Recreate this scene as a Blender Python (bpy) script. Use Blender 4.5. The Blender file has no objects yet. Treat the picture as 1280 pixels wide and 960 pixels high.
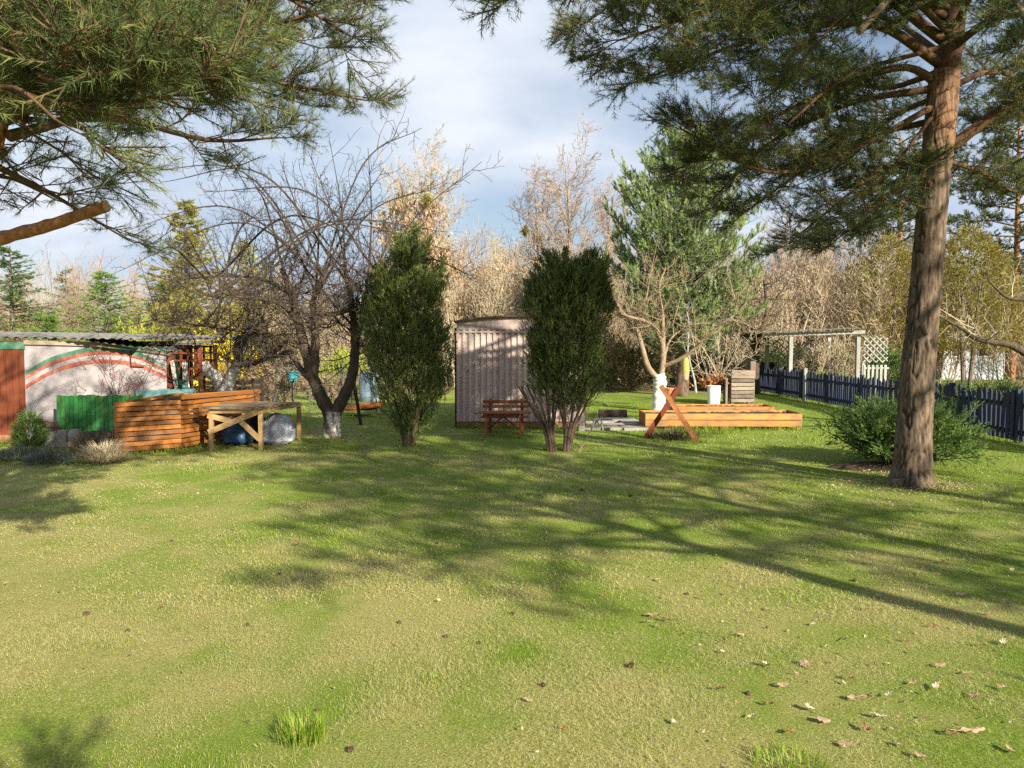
import bpy, math, random
import numpy as np
from mathutils import Vector, Matrix

random.seed(11)
rng = np.random.default_rng(11)
C = bpy.context.scene.collection
scene = bpy.context.scene
PI = math.pi
V = Vector

# ------------------------------------------------------------------ camera
CAM_H, F, PITCH = 1.6, 962.0, math.atan(48/962.0)
cp, sp = math.cos(PITCH), math.sin(PITCH)

def P(px, py, Y):
    """Point of the place seen at photo pixel (px,py) at distance Y ahead."""
    dx, dy = (px-640)/F, (480-py)/F
    d = V((dx, cp+dy*sp, -sp+dy*cp))
    return V((0, 0, CAM_H)) + d*(Y/d.y)

def G(px, py):
    dx, dy = (px-640)/F, (480-py)/F
    d = V((dx, cp+dy*sp, -sp+dy*cp))
    return V((0, 0, CAM_H)) + d*(CAM_H/-d.z)

cam_data = bpy.data.cameras.new('camera')
cam = bpy.data.objects.new('camera', cam_data)
C.objects.link(cam)
cam.location = (0, 0, CAM_H)
cam.rotation_euler = (PI/2-PITCH, 0, 0)
cam_data.sensor_width = 36
cam_data.lens = 36*F/1280
cam_data.clip_end = 2000
cam_data.clip_start = 0.05
scene.camera = cam

# ------------------------------------------------------------------ noise in numpy
_tab = np.random.default_rng(5).random((256, 256))
def vnoise(x, y, seed=0):
    x = np.asarray(x, float)+seed*17.3; y = np.asarray(y, float)+seed*9.1
    xi = np.floor(x).astype(int); yi = np.floor(y).astype(int)
    fx = x-xi; fy = y-yi
    fx = fx*fx*(3-2*fx); fy = fy*fy*(3-2*fy)
    a = _tab[xi & 255, yi & 255]; b = _tab[(xi+1) & 255, yi & 255]
    c = _tab[xi & 255, (yi+1) & 255]; d = _tab[(xi+1) & 255, (yi+1) & 255]
    return (a*(1-fx)+b*fx)*(1-fy)+(c*(1-fx)+d*fx)*fy
def fbm(x, y, seed=0, oct=4):
    s = 0; a = .5; n = 0
    for i in range(oct):
        s = s+a*vnoise(np.asarray(x)*2**i, np.asarray(y)*2**i, seed+i); n += a; a *= .55
    return s/n

# ------------------------------------------------------------------ materials
MATS = {}
class NT:
    def __init__(s, name):
        s.m = bpy.data.materials.new(name); s.m.use_nodes = True
        s.t = s.m.node_tree; s.b = s.t.nodes['Principled BSDF']
        s.b.inputs['Specular IOR Level'].default_value = .25
    def n(s, typ, **kw):
        nd = s.t.nodes.new(typ)
        for k, v in kw.items():
            if k.startswith('i_'):
                nd.inputs[k[2:].replace('_', ' ')].default_value = v
            else: setattr(nd, k, v)
        return nd
    def l(s, a, b): s.t.links.new(a, b)
    def ramp(s, fac, cols, pos=None):
        r = s.n('ShaderNodeValToRGB'); e = r.color_ramp.elements
        pos = pos or [i/(len(cols)-1) for i in range(len(cols))]
        while len(e) < len(cols): e.new(.5)
        for el, c, p in zip(e, cols, pos): el.position = p; el.color = (*c, 1)
        s.l(fac, r.inputs['Fac']); return r.outputs['Color']
    def attr(s, name, out='Fac'):
        return s.n('ShaderNodeAttribute', attribute_name=name).outputs[out]
    def coord(s, out='Object'): return s.n('ShaderNodeTexCoord').outputs[out]
    def noise(s, vec, scale, detail=4, rough=.6, mscale=None):
        if mscale is not None:
            mp = s.n('ShaderNodeMapping'); mp.inputs['Scale'].default_value = mscale
            s.l(vec, mp.inputs['Vector']); vec = mp.outputs['Vector']
        nd = s.n('ShaderNodeTexNoise'); nd.inputs['Scale'].default_value = scale
        nd.inputs['Detail'].default_value = detail; nd.inputs['Roughness'].default_value = rough
        s.l(vec, nd.inputs['Vector']); return nd.outputs['Fac']
    def math(s, op, a, b=None, clamp=False):
        nd = s.n('ShaderNodeMath', operation=op); nd.use_clamp = clamp
        for i, q in enumerate((a, b)):
            if q is None: continue
            if isinstance(q, (int, float)): nd.inputs[i].default_value = q
            else: s.l(q, nd.inputs[i])
        return nd.outputs[0]
    def mix(s, fac, a, b, blend='MIX'):
        nd = s.n('ShaderNodeMix', data_type='RGBA', blend_type=blend)
        ins = {i.identifier: i for i in nd.inputs}
        for k, q in (('Factor_Float', fac), ('A_Color', a), ('B_Color', b)):
            if isinstance(q, (int, float)): ins[k].default_value = q
            elif isinstance(q, tuple): ins[k].default_value = (*q, 1)
            else: s.l(q, ins[k])
        return [o for o in nd.outputs if o.identifier == 'Result_Color'][0]
    def bump(s, h, strength=.3, dist=.01):
        b = s.n('ShaderNodeBump'); b.inputs['Strength'].default_value = strength
        b.inputs['Distance'].default_value = dist
        s.l(h, b.inputs['Height']); s.l(b.outputs['Normal'], s.b.inputs['Normal'])
    def done(s, col, rough=.8):
        if isinstance(col, tuple): s.b.inputs['Base Color'].default_value = (*col, 1)
        else: s.l(col, s.b.inputs['Base Color'])
        if isinstance(rough, float): s.b.inputs['Roughness'].default_value = rough
        else: s.l(rough, s.b.inputs['Roughness'])
        MATS[s.m.name] = s.m; return s.m

def wood(name, dark, light, stain=(.10, .07, .05), stain_amt=.35, rough=.7, gs=1.0):
    m = NT(name); loc = m.attr('loc', 'Vector')
    g = m.noise(loc, 6*gs, 5, .65, (.6, 9, 9))
    k = m.noise(loc, 3, 3, .6, (1, 3, 3))
    f = m.math('ADD', m.math('MULTIPLY', g, .65), m.math('MULTIPLY', m.attr('var'), .5))
    c = m.ramp(f, [dark, light], [.28, .82])
    kk = m.math('MULTIPLY', m.ramp(k, [(0, 0, 0), (1, 1, 1)], [.45, .70]), min(1, stain_amt*1.6))
    c = m.mix(kk, c, stain)
    m.bump(g, .35, .006)
    return m.done(c, rough)

def mottled(name, cols, scale=6, rough=.8, bump=.2, bscale=30, pos=None, dist=.01):
    m = NT(name); co = m.coord()
    f = m.noise(co, scale, 6, .65)
    if bump: m.bump(m.noise(co, bscale, 4), bump, dist)
    return m.done(m.ramp(f, cols, pos or [.3+.4*i/(len(cols)-1) for i in range(len(cols))]), rough)

def foliage(name, cols, pos=None, rough=.55, trans=.25, spec=.2):
    m = NT(name)
    c = m.ramp(m.attr('var'), cols, pos)
    m.b.inputs['Specular IOR Level'].default_value = spec
    mat = m.done(c, rough)
    if trans:
        t = m.n('ShaderNodeBsdfTranslucent'); m.l(c, t.inputs['Color'])
        x = m.n('ShaderNodeMixShader'); x.inputs['Fac'].default_value = trans
        out = m.t.nodes['Material Output']
        m.l(m.b.outputs[0], x.inputs[1]); m.l(t.outputs[0], x.inputs[2]); m.l(x.outputs[0], out.inputs['Surface'])
    return mat

def bark(name, dark, light, scale=5, stretch=.25, patch=None, patch_pos=(.5, .6), bump=.6):
    m = NT(name); co = m.coord()
    g = m.noise(co, scale*6, 6, .7, (1, 1, stretch))
    c = m.ramp(g, [dark, light], [.32, .7])
    if patch:
        f = m.noise(co, scale, 4, .6, (1, 1, .5))
        c = m.mix(m.ramp(f, [(0, 0, 0), (1, 1, 1)], list(patch_pos)), c, patch)
    m.bump(g, bump, .015)
    return m.done(c, .9)

# ------------------------------------------------------------------ mesh building
OFF = {}                                   # world position of the thing a part belongs to
def np_mesh(name, verts, faces, mat, parent=None, var=None, loc=None, smooth=False, off=None):
    """faces: list of int arrays (k,3) or (k,4)"""
    me = bpy.data.meshes.new(name)
    verts = np.asarray(verts, dtype=np.float32)
    if off is not None: verts = verts-np.array(off, dtype=np.float32)
    me.vertices.add(len(verts)); me.vertices.foreach_set('co', verts.ravel())
    idx = np.concatenate([f.ravel() for f in faces]).astype(np.int32)
    tot = np.concatenate([np.full(len(f), f.shape[1], dtype=np.int32) for f in faces])
    st = np.concatenate([[0], np.cumsum(tot)[:-1]]).astype(np.int32)
    me.loops.add(len(idx)); me.loops.foreach_set('vertex_index', idx)
    me.polygons.add(len(tot)); me.polygons.foreach_set('loop_start', st)
    me.polygons.foreach_set('use_smooth', np.full(len(tot), bool(smooth)))
    if var is not None:
        a = me.attributes.new('var', 'FLOAT', 'POINT'); a.data.foreach_set('value', np.asarray(var, dtype=np.float32))
    if loc is not None:
        a = me.attributes.new('loc', 'FLOAT_VECTOR', 'POINT'); a.data.foreach_set('vector', np.asarray(loc, dtype=np.float32).ravel())
    me.update(calc_edges=True)
    if mat is not None: me.materials.append(MATS[mat] if isinstance(mat, str) else mat)
    o = bpy.data.objects.new(name, me); C.objects.link(o)
    if parent is not None: o.parent = parent
    return o

class MB:
    def __init__(s): s.v = []; s.f = []; s.var = []; s.loc = []; s.n = 0
    def add(s, verts, faces, var=None, loc=None):
        verts = np.asarray(verts, dtype=np.float64).reshape(-1, 3); k = len(verts)
        if isinstance(faces, np.ndarray): faces = [faces]
        for f in faces: s.f.append(np.asarray(f)+s.n)
        s.v.append(verts)
        if var is None: var = random.random()
        s.var.append(np.full(k, var) if np.isscalar(var) else np.asarray(var))
        s.loc.append(verts if loc is None else np.asarray(loc))
        s.n += k
    QB = np.array([[0, 1, 3, 2], [4, 6, 7, 5], [0, 4, 5, 1], [2, 3, 7, 6], [0, 2, 6, 4], [1, 5, 7, 3]])
    def bar(s, p0, p1, w, h, up=(0, 0, 1), ext=0, var=None, taper=1.0):
        """plank from p0 to p1, w across, h in the up direction"""
        p0 = V(p0); p1 = V(p1); d = (p1-p0); L = d.length; d.normalize()
        p0 = p0-d*ext; p1 = p1+d*ext
        u = V(up); u = u-d*u.dot(d)
        if u.length < 1e-4: u = V((0, 1, 0))-d*d.y
        u.normalize(); sd = d.cross(u)
        vs = []; lc = []; o = V((random.random()*20, random.random()*20, random.random()*20))
        for i, p in enumerate((p0, p1)):
            tt = 1 if i == 0 else taper
            for a in (-.5, .5):
                for b in (-.5, .5):
                    vs.append(p+sd*(a*w*tt)+u*(b*h*tt)); lc.append(o+V((i*L, a*w, b*h)))
        s.add([tuple(q) for q in vs], s.QB.copy(), var, [tuple(q) for q in lc])
    def box(s, c, size, rz=0, var=None):
        c = V(c); d = V((math.cos(rz), math.sin(rz), 0))*(size[0]/2)
        s.bar(c-d, c+d, size[1], size[2], var=var)
    def tube(s, pts, rad, n=8, var=None, cap=True, jit=0):
        pts = np.asarray([tuple(p) for p in pts], dtype=float); m = len(pts)
        rad = np.full(m, rad) if np.isscalar(rad) else np.asarray(rad, dtype=float)
        T = np.gradient(pts, axis=0); T /= np.linalg.norm(T, axis=1)[:, None]+1e-9
        ref = np.array([0, 0, 1.]) if abs(T[0][2]) < .9 else np.array([1., 0, 0])
        A = np.zeros_like(T); a = ref
        for i in range(m):
            a = a-T[i]*a.dot(T[i]); a = a/(np.linalg.norm(a)+1e-9); A[i] = a
        B = np.cross(T, A)
        ang = np.linspace(0, 2*PI, n, endpoint=False)
        ca, sa = np.cos(ang), np.sin(ang)
        R = rad[:, None]*(1+jit*(rng.random((m, n))-.5))
        vs = pts[:, None]+R[..., None]*(A[:, None]*ca[None, :, None]+B[:, None]*sa[None, :, None])
        i0 = (np.arange(m-1)*n)[:, None]; j = np.arange(n)[None]; j2 = (j+1) % n
        q = np.stack([i0+j, i0+j2, i0+n+j2, i0+n+j], -1).reshape(-1, 4)
        vs = vs.reshape(-1, 3); fs = [q]
        if cap:
            vs = np.vstack([vs, pts[0], pts[-1]]); k = m*n; jj = np.arange(n)
            fs.append(np.stack([np.full(n, k), (jj+1) % n, jj], -1))
            fs.append(np.stack([np.full(n, k+1), (m-1)*n+jj, (m-1)*n+(jj+1) % n], -1))
        s.add(vs, fs, var)
    def sticks(s, segs, n=3, minr=0):
        """many tapered straight twigs at once: (A, B, ra, rb)"""
        if not segs: return
        A = np.array([tuple(q[0]) for q in segs]); B = np.array([tuple(q[1]) for q in segs])
        ra = np.maximum(np.array([q[2] for q in segs]), minr); rb = np.maximum(np.array([q[3] for q in segs]), minr)
        D = B-A; D /= np.linalg.norm(D, axis=1)[:, None]+1e-9
        ref = np.where(np.abs(D[:, 2:3]) < .9, np.array([[0, 0, 1.]]), np.array([[1., 0, 0]]))
        U = np.cross(D, ref); U /= np.linalg.norm(U, axis=1)[:, None]+1e-9
        W = np.cross(D, U)
        k = len(A); ang = np.linspace(0, 2*PI, n, endpoint=False)
        ring = U[:, None]*np.cos(ang)[None, :, None]+W[:, None]*np.sin(ang)[None, :, None]
        v0 = A[:, None]+ring*ra[:, None, None]; v1 = B[:, None]+ring*rb[:, None, None]
        vs = np.concatenate([v0, v1], 1).reshape(-1, 3)
        b = (np.arange(k)*2*n)[:, None]; j = np.arange(n)[None]; j2 = (j+1) % n
        q = np.stack([b+j, b+j2, b+n+j2, b+n+j], -1).reshape(-1, 4)
        s.add(vs, q, np.repeat(rng.random(k), 2*n))
    def lathe(s, c, prof, n=16, var=None, squash=1):
        c = np.array(tuple(c)); m = len(prof); ang = np.linspace(0, 2*PI, n, endpoint=False)
        vs = np.array([[c[0]+r*math.cos(a), c[1]+r*squash*math.sin(a), c[2]+z] for r, z in prof for a in ang])
        i0 = (np.arange(m-1)*n)[:, None]; j = np.arange(n)[None]; j2 = (j+1) % n
        q = np.stack([i0+j, i0+j2, i0+n+j2, i0+n+j], -1).reshape(-1, 4)
        s.add(vs, q, var)
    def build(s, name, mat, parent=None, smooth=False, off=None):
        if off is None: off = OFF.get(parent.name) if parent is not None else None
        o = np_mesh(name, np.vstack(s.v), s.f, mat, parent, np.concatenate(s.var), np.vstack(s.loc), smooth, off)
        if parent is not None: OFF[o.name] = off
        return o

def tag(o, label, cat, group=None):
    o['label'] = label; o['category'] = cat
    if group: o['group'] = group
    return o
def thing(name, label, cat, loc, group=None):
    o = bpy.data.objects.new(name, None); C.objects.link(o)
    o.location = loc; o.empty_display_size = .1; OFF[o.name] = tuple(loc)
    return tag(o, label, cat, group)
def single(name, mb, mat, label, cat, loc, group=None, smooth=False):
    """a thing that is one mesh, its origin at its base"""
    o = mb.build(name, mat, None, smooth, off=tuple(loc)); o.location = loc
    return tag(o, label, cat, group)
def structure(o): o['kind'] = 'structure'; return o
def stuff(o): o['kind'] = 'stuff'; return o
def copy_thing(o, loc, rz=0, scale=1, label=None, sz=None):
    c = o.copy(); C.objects.link(c); c.location = loc; c.rotation_euler = (0, 0, rz)
    c.scale = (scale, scale, sz or scale)
    if label: c['label'] = label
    for ch in list(o.children):
        d = ch.copy(); C.objects.link(d); d.parent = c
        for gch in list(ch.children):
            e = gch.copy(); C.objects.link(e); e.parent = d
    return c

# ------------------------------------------------------------------ foliage
def unit(a): return a/(np.linalg.norm(a, axis=-1, keepdims=True)+1e-9)
def needles(shoots, n, nl, nw, ang=(25, 65), tmin=.05, vr=(.0, 1.), vshoot=.7, sub=1.0):
    """shoots: list of (p, d, length) or arrays; returns verts, tris, var. One thin triangle per needle"""
    Pp = np.array([tuple(q[0]) for q in shoots]); D = unit(np.array([tuple(q[1]) for q in shoots])); L = np.array([q[2] for q in shoots])
    S = len(Pp)
    idx = np.repeat(np.arange(S), n); k = len(idx)
    t = rng.uniform(tmin, 1, k)
    base = Pp[idx]+D[idx]*(L[idx]*t)[:, None]
    r = unit(rng.normal(size=(k, 3))); r = unit(r-D[idx]*(r*D[idx]).sum(1)[:, None])
    A = np.radians(rng.uniform(ang[0], ang[1], k))*(1-.35*t)
    d = D[idx]*np.cos(A)[:, None]+r*np.sin(A)[:, None]
    ln = nl*rng.uniform(.7, 1.15, k)
    sd = unit(np.cross(d, unit(rng.normal(size=(k, 3)))))*(nw*.5)
    v = np.stack([base-sd, base+sd, base+d*ln[:, None]], 1).reshape(-1, 3)
    f = np.arange(3*k).reshape(-1, 3)
    vs = rng.uniform(*vr, S)
    var = np.clip(vs[idx]*vshoot+rng.uniform(*vr, k)*(1-vshoot), 0, 1)
    return v, f, np.repeat(var, 3)
def leaf_quads(pts, size, dirs=None, aspect=.6, var=None, jitter=.5, fold=True):
    """diamond shaped leaves, two triangles each folded along the rib"""
    pts = np.asarray(pts, dtype=float); k = len(pts)
    d = unit(rng.normal(size=(k, 3))) if dirs is None else unit(np.asarray(dirs)+jitter*rng.normal(size=(k, 3)))
    s = unit(np.cross(d, unit(rng.normal(size=(k, 3))))); nn = np.cross(d, s)
    L = (size*rng.uniform(.6, 1.2, k))[:, None]
    w = L*aspect*.5
    a = pts; b = pts+d*L*.5+s*w+nn*w*.3; c = pts+d*L; e = pts+d*L*.5-s*w+nn*w*.3
    v = np.stack([a, b, c, e], 1).reshape(-1, 3)
    i = (np.arange(k)*4)[:, None]
    f = np.concatenate([i+np.array([[0, 1, 2]]), i+np.array([[0, 2, 3]])], 0)
    vv = rng.random(k) if var is None else var
    return v, f, np.repeat(vv, 4)

def rv(s=1.0): return V((random.gauss(0, s), random.gauss(0, s), random.gauss(0, s)))
UP = V((0, 0, 1))
def grow(segs, tips, p, d, L, r, lev, Q):
    """recursive bare branch. Q: dict of lists per level"""
    n = Q['n'][lev]; p = V(p); d = V(d).normalized(); last = lev == len(Q['n'])-1
    r1 = r*Q['end'][lev]; st = L/n
    side = random.random()*6.28
    for i in range(n):
        d = (d+rv(Q['wob'][lev])+UP*Q['up'][lev]).normalized()
        q = p+d*st; ra = r+(r1-r)*i/n; rb = r+(r1-r)*(i+1)/n
        segs.append((p, q, ra, rb))
        if not last and (i+1)/n > Q['start'][lev]:
            kf = Q['kids'][lev]; kn = int(kf)+(random.random() < kf-int(kf))
            for _ in range(kn):
                side += 2.4+random.uniform(-.5, .5)
                a = math.radians(random.uniform(*Q['ang'][lev]))
                x = d.cross(UP if abs(d.z) < .95 else V((1, 0, 0))).normalized(); y = d.cross(x)
                cd = d*math.cos(a)+(x*math.cos(side)+y*math.sin(side))*math.sin(a)
                tt = random.random()
                cl = L*Q['len'][lev]*random.uniform(.6, 1.2)*(1-.45*(i/n))
                grow(segs, tips, p+(q-p)*tt, cd, cl, max(rb*Q['rr'][lev], .002), lev+1, Q)
        p = q
    tips.append((p, d))

def catmull(pts, k=6):
    pts = [V(p) for p in pts]; out = []
    e = [pts[0]*2-pts[1]]+pts+[pts[-1]*2-pts[-2]]
    for i in range(1, len(e)-2):
        a, b, c, d = e[i-1:i+3]
        for j in range(k):
            t = j/k
            out.append(.5*((2*b)+(c-a)*t+(2*a-5*b+4*c-d)*t*t+(3*b-a-3*c+d)*t**3))
    out.append(pts[-1]); return out

LIMBS = []                                 # woody limbs of the pine being built
def pine_limb(path, r0, r1, wd, sh, spacing=.16, side=(.35, .9), t0=.2, flat=.35, droop=0, subs=5, shoot=(.1, .2), lift=.25):
    """Scots pine limb: woody path, side twigs in sprays, needle shoots at the ends"""
    pts = catmull(path, 5); m = len(pts)
    LIMBS.append((pts, r0, r1))
    Ls = [0]
    for i in range(m-1): Ls.append(Ls[-1]+(pts[i+1]-pts[i]).length)
    tot = Ls[-1]; s = tot*t0; sg = 1
    while s < tot:
        i = max(j for j in range(m) if Ls[j] <= s); i = min(i, m-2)
        p = pts[i]+(pts[i+1]-pts[i])*((s-Ls[i])/max(Ls[i+1]-Ls[i], 1e-6))
        d = (pts[i+1]-pts[i]).normalized(); t = s/tot
        x = d.cross(UP).normalized(); y = x.cross(d)
        sg = -sg
        cd = (d*random.uniform(.5, 1.0)+x*sg*random.uniform(.5, 1.0)+y*random.gauss(.1, flat)-UP*droop).normalized()
        L = random.uniform(*side)*(1.05-.55*t)
        twig(p, cd, L, .012*(1.1-.6*t)*max(r0/.05, .6)**.3, wd, sh, subs, shoot, lift)
        s += spacing*random.uniform(.6, 1.4)
    twig(pts[-1], (pts[-1]-pts[-3]).normalized(), side[0]*.8, r1, wd, sh, subs, shoot, lift)
def twig(p, d, L, r, wd, sh, subs, shoot, lift):
    n = 4; q = p; dirs = d
    for i in range(n):
        dirs = (dirs+rv(.12)+UP*lift*.25).normalized()
        q2 = q+dirs*(L/n)
        wd.append((q, q2, r*(1-.2*i), r*(.8-.2*i+.05)))
        if i >= 1 or L > .5:
            k = max(1, round(subs/n*(1.3 if i > 1 else .7)))
            for _ in range(k):
                b = q+(q2-q)*random.random()
                x = dirs.cross(UP).normalized()
                sd = (dirs*.8+x*random.choice((-1, 1))*random.uniform(.4, .9)+rv(.35)+UP*lift).normalized()
                l2 = random.uniform(.06, .32)*min(1, L/.4+.3)
                e = b+sd*l2
                wd.append((b, e, .004, .003))
                sl = random.uniform(*shoot)
                sh.append((e-sd*min(l2, sl)*.7, sd, sl))
                if l2 > .12: sh.append((b+sd*l2*.25, (sd+rv(.7)).normalized(), sl*.8))
                if l2 > .18:
                    s2 = (sd+rv(.55)+UP*lift*.6).normalized()
                    bb = b+sd*l2*.5
                    wd.append((bb, bb+s2*.1, .0035, .003)); sh.append((bb+s2*.03, s2, sl*.9))
        q = q2
    sh.append((q-dirs*.08, dirs, random.uniform(*shoot)*1.1))

def big_trunk(path, radii, n=72, m=240, ridge=.02, vs=1.0, flare=0):
    """thick trunk with furrowed bark as real relief"""
    pts = np.array([tuple(p) for p in catmull(path, 12)])
    t = np.linspace(0, 1, len(pts)); tt = np.linspace(0, 1, m)
    pp = np.stack([np.interp(tt, t, pts[:, i]) for i in range(3)], 1)
    rr = np.interp(tt, np.linspace(0, 1, len(radii)), radii)
    ang = np.linspace(0, 2*PI, n, endpoint=False)
    S = np.cumsum(np.r_[0, np.linalg.norm(np.diff(pp, axis=0), axis=1)])
    T = np.gradient(pp, axis=0); T = unit(T)
    A = unit(np.cross(T, np.array([[0, 1., 0]]))); B = np.cross(T, A)
    th = np.tile(ang, (m, 1)); ss = np.tile(S[:, None], (1, n))
    # vertical furrows: ridged noise, wrapped around with two overlapping fields
    w = (1-np.cos(th))/2
    def fld(u, v, seed): return 1-np.abs(2*vnoise(u, v, seed)-1)
    f1 = fld(th*5.5, ss*5*vs, 1)*w+fld((th+PI)*5.5 % 34.5, ss*5*vs, 7)*(1-w)
    f2 = vnoise(th*12, ss*18*vs, 3)*w+vnoise(((th+PI) % (2*PI))*12, ss*18*vs, 4)*(1-w)
    hgt = -(np.clip(f1-.72, 0, 1)/.28)**1.0*ridge*1.2+(f2-.5)*ridge*.6
    fade = np.interp(S, [0, S[-1]*.45, S[-1]], [1, .6, .25])[:, None]
    R = rr[:, None]+hgt*fade
    if flare: R = R*(1+flare*np.exp(-ss/.22)*(1+.35*np.cos(th*5+1)))
    vsx = pp[:, None]+R[..., None]*(A[:, None]*np.cos(th)[..., None]+B[:, None]*np.sin(th)[..., None])
    i0 = (np.arange(m-1)*n)[:, None]; j = np.arange(n)[None]; j2 = (j+1) % n
    q = np.stack([i0+j, i0+j2, i0+n+j2, i0+n+j], -1).reshape(-1, 4)
    mb = MB(); mb.add(vsx.reshape(-1, 3), q, np.clip(.5+hgt.ravel()/ridge*.5, 0, 1)); return mb
# ------------------------------------------------------------------ world and sun
SUN_EL, SUN_AZ = math.radians(26), 36.0                 # sun behind the camera, to the right
sd = V((math.sin(math.radians(SUN_AZ))*math.cos(SUN_EL), -math.cos(math.radians(SUN_AZ))*math.cos(SUN_EL), math.sin(SUN_EL)))
w = bpy.data.worlds.new('World'); scene.world = w; w.use_nodes = True
nt = w.node_tree; bg = nt.nodes['Background']
bg.inputs['Strength'].default_value = .062
sky = nt.nodes.new('ShaderNodeTexSky'); sky.sky_type = 'NISHITA'; sky.sun_disc = False
sky.sun_elevation = SUN_EL; sky.sun_rotation = math.atan2(sd.x, sd.y); sky.altitude = 100; sky.dust_density = 2.0
tc = nt.nodes.new('ShaderNodeTexCoord')
def wn(t, **kw):
    n = nt.nodes.new(t)
    for k, v in kw.items(): setattr(n, k, v)
    return n
def wl(a, b): nt.links.new(a, b)
sx = wn('ShaderNodeSeparateXYZ'); wl(tc.outputs['Generated'], sx.inputs[0])
def wm(op, a, b=0.0):
    n = wn('ShaderNodeMath', operation=op)
    for i, q in enumerate((a, b)):
        if isinstance(q, (int, float)): n.inputs[i].default_value = q
        else: wl(q, n.inputs[i])
    return n.outputs[0]
zz = wm('ADD', wm('MAXIMUM', sx.outputs['Z'], 0.0), .22)
cx = wn('ShaderNodeCombineXYZ'); wl(wm('DIVIDE', sx.outputs['X'], zz), cx.inputs[0]); wl(wm('DIVIDE', sx.outputs['Y'], zz), cx.inputs[1])
def wnoise(scale, detail, off, rough=.55, dist=0.0):
    mp = wn('ShaderNodeMapping'); mp.inputs['Location'].default_value = off; wl(cx.outputs[0], mp.inputs['Vector'])
    n = wn('ShaderNodeTexNoise'); n.inputs['Scale'].default_value = scale; n.inputs['Detail'].default_value = detail
    n.inputs['Roughness'].default_value = rough; n.inputs['Distortion'].default_value = dist
    wl(mp.outputs[0], n.inputs['Vector']); return n.outputs['Fac']
def wramp(f, cols, pos):
    r = wn('ShaderNodeValToRGB'); e = r.color_ramp.elements
    while len(e) < len(cols): e.new(.5)
    for el, c, p in zip(e, cols, pos): el.position = p; el.color = (*c, 1)
    wl(f, r.inputs[0]); return r.outputs[0]
cover = wramp(wnoise(.75, 7, (3.1, .7, 0), .55, .3), [(0, 0, 0), (1, 1, 1)], [.30, .58])
shade = wramp(wnoise(1.25, 8, (7.7, 2.2, 0), .52, .5), [(.47, .57, .73), (.61, .685, .81), (.87, .90, .95)], [.36, .52, .70])
sc_ = wn('ShaderNodeVectorMath', operation='SCALE'); wl(shade, sc_.inputs[0]); sc_.inputs['Scale'].default_value = 7.9
mx = wn('ShaderNodeMix', data_type='RGBA')
ids = {i.identifier: i for i in mx.inputs}
wl(cover, ids['Factor_Float']); wl(sky.outputs[0], ids['A_Color']); wl(sc_.outputs[0], ids['B_Color'])
wl([o for o in mx.outputs if o.identifier == 'Result_Color'][0], bg.inputs['Color'])

sl = bpy.data.lights.new('sun', 'SUN'); sl.energy = 5.0; sl.angle = math.radians(.53); sl.color = (1, .91, .71)
so = bpy.data.objects.new('sun', sl); C.objects.link(so)
so.rotation_euler = sd.to_track_quat('Z', 'Y').to_euler()
vs_ = scene.view_settings
vs_.view_transform = 'Standard'; vs_.look = 'None'; vs_.exposure = 1.22; vs_.gamma = 1; vs_.use_curve_mapping = False
scene.cycles.max_bounces = 6; scene.cycles.diffuse_bounces = 3; scene.cycles.transparent_max_bounces = 4
scene.cycles.use_denoising = False; scene.cycles.use_adaptive_sampling = True; scene.cycles.adaptive_threshold = .006

# ------------------------------------------------------------------ lawn
def green(x, y):
    """0 dry straw .. 1 fresh grass"""
    x = np.asarray(x, float); y = np.asarray(y, float)
    b = .47+.055*np.clip(x, -4, 4)+.03*np.clip(y-4, 0, 12)
    b = b+(fbm(x*.9, y*.9, 2, 4)-.5)*.95+(fbm(x*3.1, y*3.1, 9, 4)-.5)*1.3
    return np.clip(b, 0, 1)
def height(x, y):
    return (fbm(np.asarray(x)*.35, np.asarray(y)*.35, 21, 3)-.5)*.05

m = NT('lawn'); co = m.coord()
n1 = m.noise(co, 85, 6, .75, (1, 1, 1)); n2 = m.noise(co, 9, 5, .7)
gr = m.attr('green')
f = m.math('ADD', gr, m.math('MULTIPLY', m.math('SUBTRACT', n2, .5), .7))
straw = m.ramp(n1, [(.12, .11, .035), (.31, .29, .09), (.52, .47, .21)], [.3, .5, .72])
grass_c = m.ramp(n1, [(.06, .10, .012), (.17, .24, .028), (.30, .37, .06)], [.3, .5, .72])
c = m.mix(m.ramp(f, [(0, 0, 0), (1, 1, 1)], [.2, .8]), straw, grass_c)
litter = m.ramp(n1, [(.09, .06, .035), (.2, .14, .08), (.33, .25, .15)], [.3, .5, .7])
c = m.mix(m.attr('litter'), c, litter)
m.bump(n1, .8, .03); m.done(c, .95)

xs = np.unique(np.r_[-260, -120, -60, np.linspace(-40, -12, 24), np.linspace(-12, 12, 160), np.linspace(12, 40, 24), 60, 120, 260])
ys = np.unique(np.r_[-260, -120, -60, np.linspace(-30, 1, 24), np.linspace(1, 26, 170), np.linspace(26, 60, 30), 120, 300])
X, Y = np.meshgrid(xs, ys); nx = len(xs); ny = len(ys)
i0 = (np.arange(ny-1)*nx)[:, None]+np.arange(nx-1)[None]
q = np.stack([i0, i0+1, i0+nx+1, i0+nx], -1).reshape(-1, 4)
lawn = np_mesh('lawn', np.stack([X, Y, height(X, Y)], -1).reshape(-1, 3), [q], 'lawn', smooth=True)
a = lawn.data.attributes.new('green', 'FLOAT', 'POINT'); a.data.foreach_set('value', green(X, Y).ravel().astype(np.float32))
lit = np.clip((Y-24.5+4*(fbm(X*.4, Y*.4, 5, 3)-.5))/3, 0, 1)*.85
lit = np.maximum(lit, np.clip((-X-9+1.5*fbm(X, Y, 8, 3))/2, 0, 1)*.6*(Y > 0))
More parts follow.
